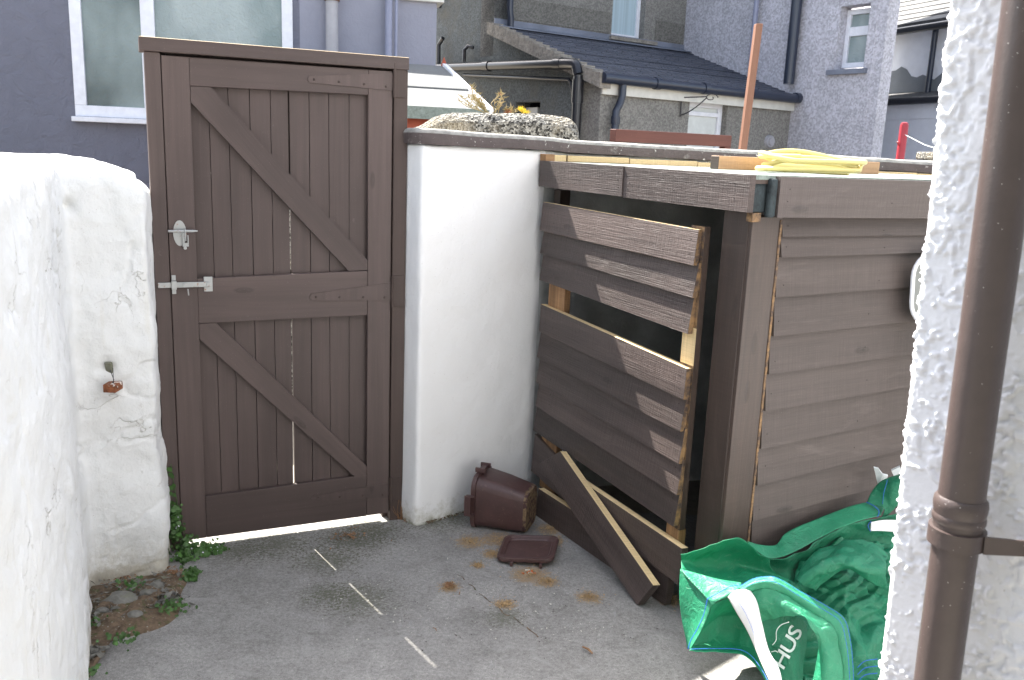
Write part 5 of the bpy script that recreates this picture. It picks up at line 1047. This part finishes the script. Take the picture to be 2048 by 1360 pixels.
# --- mauve house
A0 = FU.P(sU, 0, 0)[:2]; FM = Frame(A0, 303, -1)
mh = thing('mauve_house', 'pale mauve pebbledashed house end with deep set narrow window', 'house', (A0[0] + 1.5, A0[1] - 1, 0))
xe, _ = FM.sz(1760, 160); x0_, z0_ = FM.sz(1668, 140); x1_, _ = FM.sz(1726, 140); xf, _ = FM.sz(1702, 100, -.22); ztw = FM.sz(1690, 12)[1]
mb = MB(); wallopen(mb, FM, -.6, xe, 0, 6.6, -.20, 0, [(x0_, x1_, z0_, ztw)], 0); q_ = FM.P(xe, -.20, 0); bb = np.array([*dv(72), 0]) * 5; b0_ = np.array([.25, 0, 0]); mb.hexa([q_ - b0_, q_, q_ + bb, q_ + bb - b0_] + [p + np.array([0, 0, 6.6]) for p in (q_ - b0_, q_, q_ + bb, q_ + bb - b0_)]); mb.build('wall', M['peb_mauve'], mh)
zt1, zt2 = FM.sz(1685, 70, -.16)[1], FM.sz(1685, 62, -.16)[1]
window(FM, x0_ + .002, x1_ - .002, z0_ + .03, ztw - .03, -.13, mh, .06, trans=[(min(zt1, zt2) - .03, max(zt1, zt2) + .03)], glassm='frosted2')
mb = MB(); mb.fbox(FM, x0_ - .08, x1_ + .06, -.2, .05, z0_ - .06, z0_ - .003); mb.build('sill', M['lead'], mh)
for (px, wpx, mat) in ((1577, 20, 'navy'), (1498, 10, 'bluegreypipe')):
    s_, z_ = FM.sz(px, 168, .09); mb = MB(); mb.tube([FM.P(s_, .09, z_ if mat == 'navy' else z_ + .1), FM.P(s_, .09, 6.4)], wpx / 2 / 1760 * 12.2, 12); mb.build('downpipe', M[mat], mh, smooth=True, auto=50)
mb = MB(); mb.prism([FM.P(-.8, .3, 6.6), FM.P(xe + .2, .3, 6.6), FM.P(xe + .2, -1.5, 7.2), FM.P(-.8, -1.5, 7.2)], (0, 0, .1), g=FM.d3); mb.prism([FM.P(-.8, -1.5, 7.2), FM.P(xe + .2, -1.5, 7.2), FM.P(xe + .2, -2.4, 6.9), FM.P(-.8, -2.4, 6.9)], (0, 0, .1), g=FM.d3); mb.build('roof', M['slate'], mh)
# --- white house far right
a_ = AT(1765, 72, 16.0); b_ = AT(1900, 46, 14.6); an = math.degrees(math.atan2(b_[1] - a_[1], b_[0] - a_[0])); FW = Frame(a_[:2], an, -1); ze = a_[2]
wh = thing('white_house', 'white rendered house with pale slate roof seen beside the roughcast wall', 'house', (a_[0], a_[1], 0))
mb = MB(); mb.fbox(FW, -2.5, 5, -5, 0, 0, ze); mb.build('wall', M['blue_white'], wh)
zg = FW.sz(1800, 203)[1]
zp = [(s_, zg + .45 + .10 * math.sin(s_ * 4) + .05 * math.sin(s_ * 13)) for s_ in np.linspace(-2.5, 5, 60)]
mb = MB(); mb.prism([FW.P(s_, .004, z_) for s_, z_ in zp] + [FW.P(5, .004, zg - .1), FW.P(-2.5, .004, zg - .1)], -FW.n3 * .003); mb.build('render_patch', M['grey_patch'], wh)
mb = MB(); mb.prism([FW.P(-2.7, .2, ze + .02), FW.P(5.2, .2, ze + .02), FW.P(5.2, -3, ze + 2.2), FW.P(-2.7, -3, ze + 2.2)], (0, 0, .06), g=FW.d3)
for i in range(20):
    f0, f1 = i / 20, (i + 1) / 20; mb.prism([FW.P(-2.7, .2 - 3.2 * f0, ze + .105 + 2.18 * f0), FW.P(5.2, .2 - 3.2 * f0, ze + .105 + 2.18 * f0), FW.P(5.2, .2 - 3.2 * f1, ze + .085 + 2.18 * f1), FW.P(-2.7, .2 - 3.2 * f1, ze + .085 + 2.18 * f1)], (0, 0, -.018), g=FW.d3)
mb.build('roof', M['slate_pale'], wh)
mb = MB(); mb.tube([FW.P(-2.7, .24, ze - .01), FW.P(5.2, .24, ze - .01)], .06, 12); mb.build('gutter', M['blackpipe'], wh, smooth=True, auto=50)
s_, _ = FW.sz(1866, 100, .1); mb = MB(); mb.tube([FW.P(s_, .1, zg + .02), FW.P(s_, .1, ze)], .045, 12); mb.build('downpipe', M['navy'], wh, smooth=True, auto=50)
mb = MB(); mb.prism([FW.P(-2.5, .55, zg), FW.P(5, .55, zg), FW.P(5, .0, zg + .14), FW.P(-2.5, .0, zg + .14)], (0, 0, -.04), g=FW.d3); mb.build('lean_to_roof', M['slate_pale'], wh)
mb = MB(); mb.tube([FW.P(-2.5, .6, zg - .05), FW.P(5, .6, zg - .05)], .06, 12); mb.build('gutter', M['blackpipe'], wh, smooth=True, auto=50)
mb = MB(); mb.fbox(FW, -2.4, 5, .0, .45, 0, zg - .045); mb.fbox(FW, -2.4, 5, .45, .48, zg - .32, zg - .07); mb.build('lean_to_wall', M['blue_white'], wh)
s_, z_ = FW.sz(1755, 262, .48); mb = MB(); mb.fbox(FW, s_ - .25, s_ + .02, .452, .50, .5, z_); mb.build('window_frame', M['upvc'], wh); mb = MB(); mb.fbox(FW, s_ + .021, s_ + .12, .452, .49, .5, z_ - .03); mb.build('window_reveal', M['grey_patch'], wh)

# --- mid-distance: fence panel, posts
Yf = 5.6; f0, f1 = AT(1226, 258, Yf), AT(1458, 268, Yf + .5); ff = Frame(f0[:2], math.degrees(math.atan2(f1[1] - f0[1], f1[0] - f0[0])), -1); Lf = np.linalg.norm((f1 - f0)[:2]); zf_ = f0[2]
fp = thing('fence_panel', 'reddish brown timber fence panel just behind the coping', 'fence', ff.P(Lf / 2, 0, 0))
mb = MB(); mb.fbox(ff, 0, Lf, -.03, .03, zf_ - .075, zf_); mb.build('rail', M['redwood'], fp, bevel=.004)
for s_ in (0, Lf - .05): mb = MB(); mb.fbox(ff, s_, s_ + .05, -.028, .028, 0, zf_ - .076); mb.build('post', M['redwood'], fp, bevel=.004)
mb = MB(); n_ = 9
for i in range(n_): mb.fbox(ff, .05, Lf - .05, -.01, .006 - .004 * (i % 2), .02 + i * (zf_ - .12) / n_, .02 + (i + 1) * (zf_ - .12) / n_ - .004)
mb.build('slat_panel', M['redwood'], fp)
b0, b1 = AT(1485, 300, 5.2), AT(1517, 48, 5.2); d_ = (b1 - b0) / (b1[2] - b0[2]); bz = b0 - d_ * b0[2]; wpx = .0185
mb = MB(); e1 = np.array([wpx, 0, 0]); e2_ = np.array([0, wpx * 1.6, 0]); mb.hexa([bz - e1 - e2_, bz + e1 - e2_, bz + e1 + e2_, bz - e1 + e2_, b1 - e1 - e2_, b1 + e1 - e2_, b1 + e1 + e2_, b1 - e1 + e2_], g=(0, 0, 1)); tag(mb.build('timber_post', M['rust_post'], bevel=.003), 'tall thin orange brown timber post leaning slightly behind the coping', 'post')
r1 = AT(1799, 326, 8.0); r2 = AT(1803, 244, 8.0); mb = MB(); mb.tube([(r1[0], r1[1], 0), (r1[0], r1[1], r2[2] - .03), (r1[0], r1[1], r2[2] - .008), (r1[0], r1[1], r2[2])], [.036, .036, .03, .012], 14); mb.tube([(r1[0] - .035, r1[1] - .02, r2[2] - .2), (r1[0] - .055, r1[1] - .03, r2[2] - .17)], .008, 6); tag(mb.build('clothes_post', M['red'], smooth=True, auto=50), 'dark red clothes line post in front of the white house', 'post')
mb = MB(); a_ = np.array([r1[0], r1[1], r2[2] - .1]); b_ = AT(1900, 305, 7.2); mb.tube([a_, (a_ + b_) / 2 - np.array([0, 0, .02]), b_], .003, 5); tag(mb.build('clothes_line', M['paper']), 'thin clothes line running from the red post', 'line')
c = AT(1862, 304, 6.4); mb = MB(); mb.box(c[0] - .04, c[0] + .3, c[1] - .15, c[1] + .15, c[2] - .055, c[2]); mb.box(c[0] - .01, c[0] + .27, c[1] - .12, c[1] + .12, 0, c[2] - .056); tag(mb.build('wall_pier', M['peb_wall'], bevel=.012), 'pebbledashed pier with flat cap beside the roughcast wall', 'pier')
# far back closing buildings / lane ground are beyond view
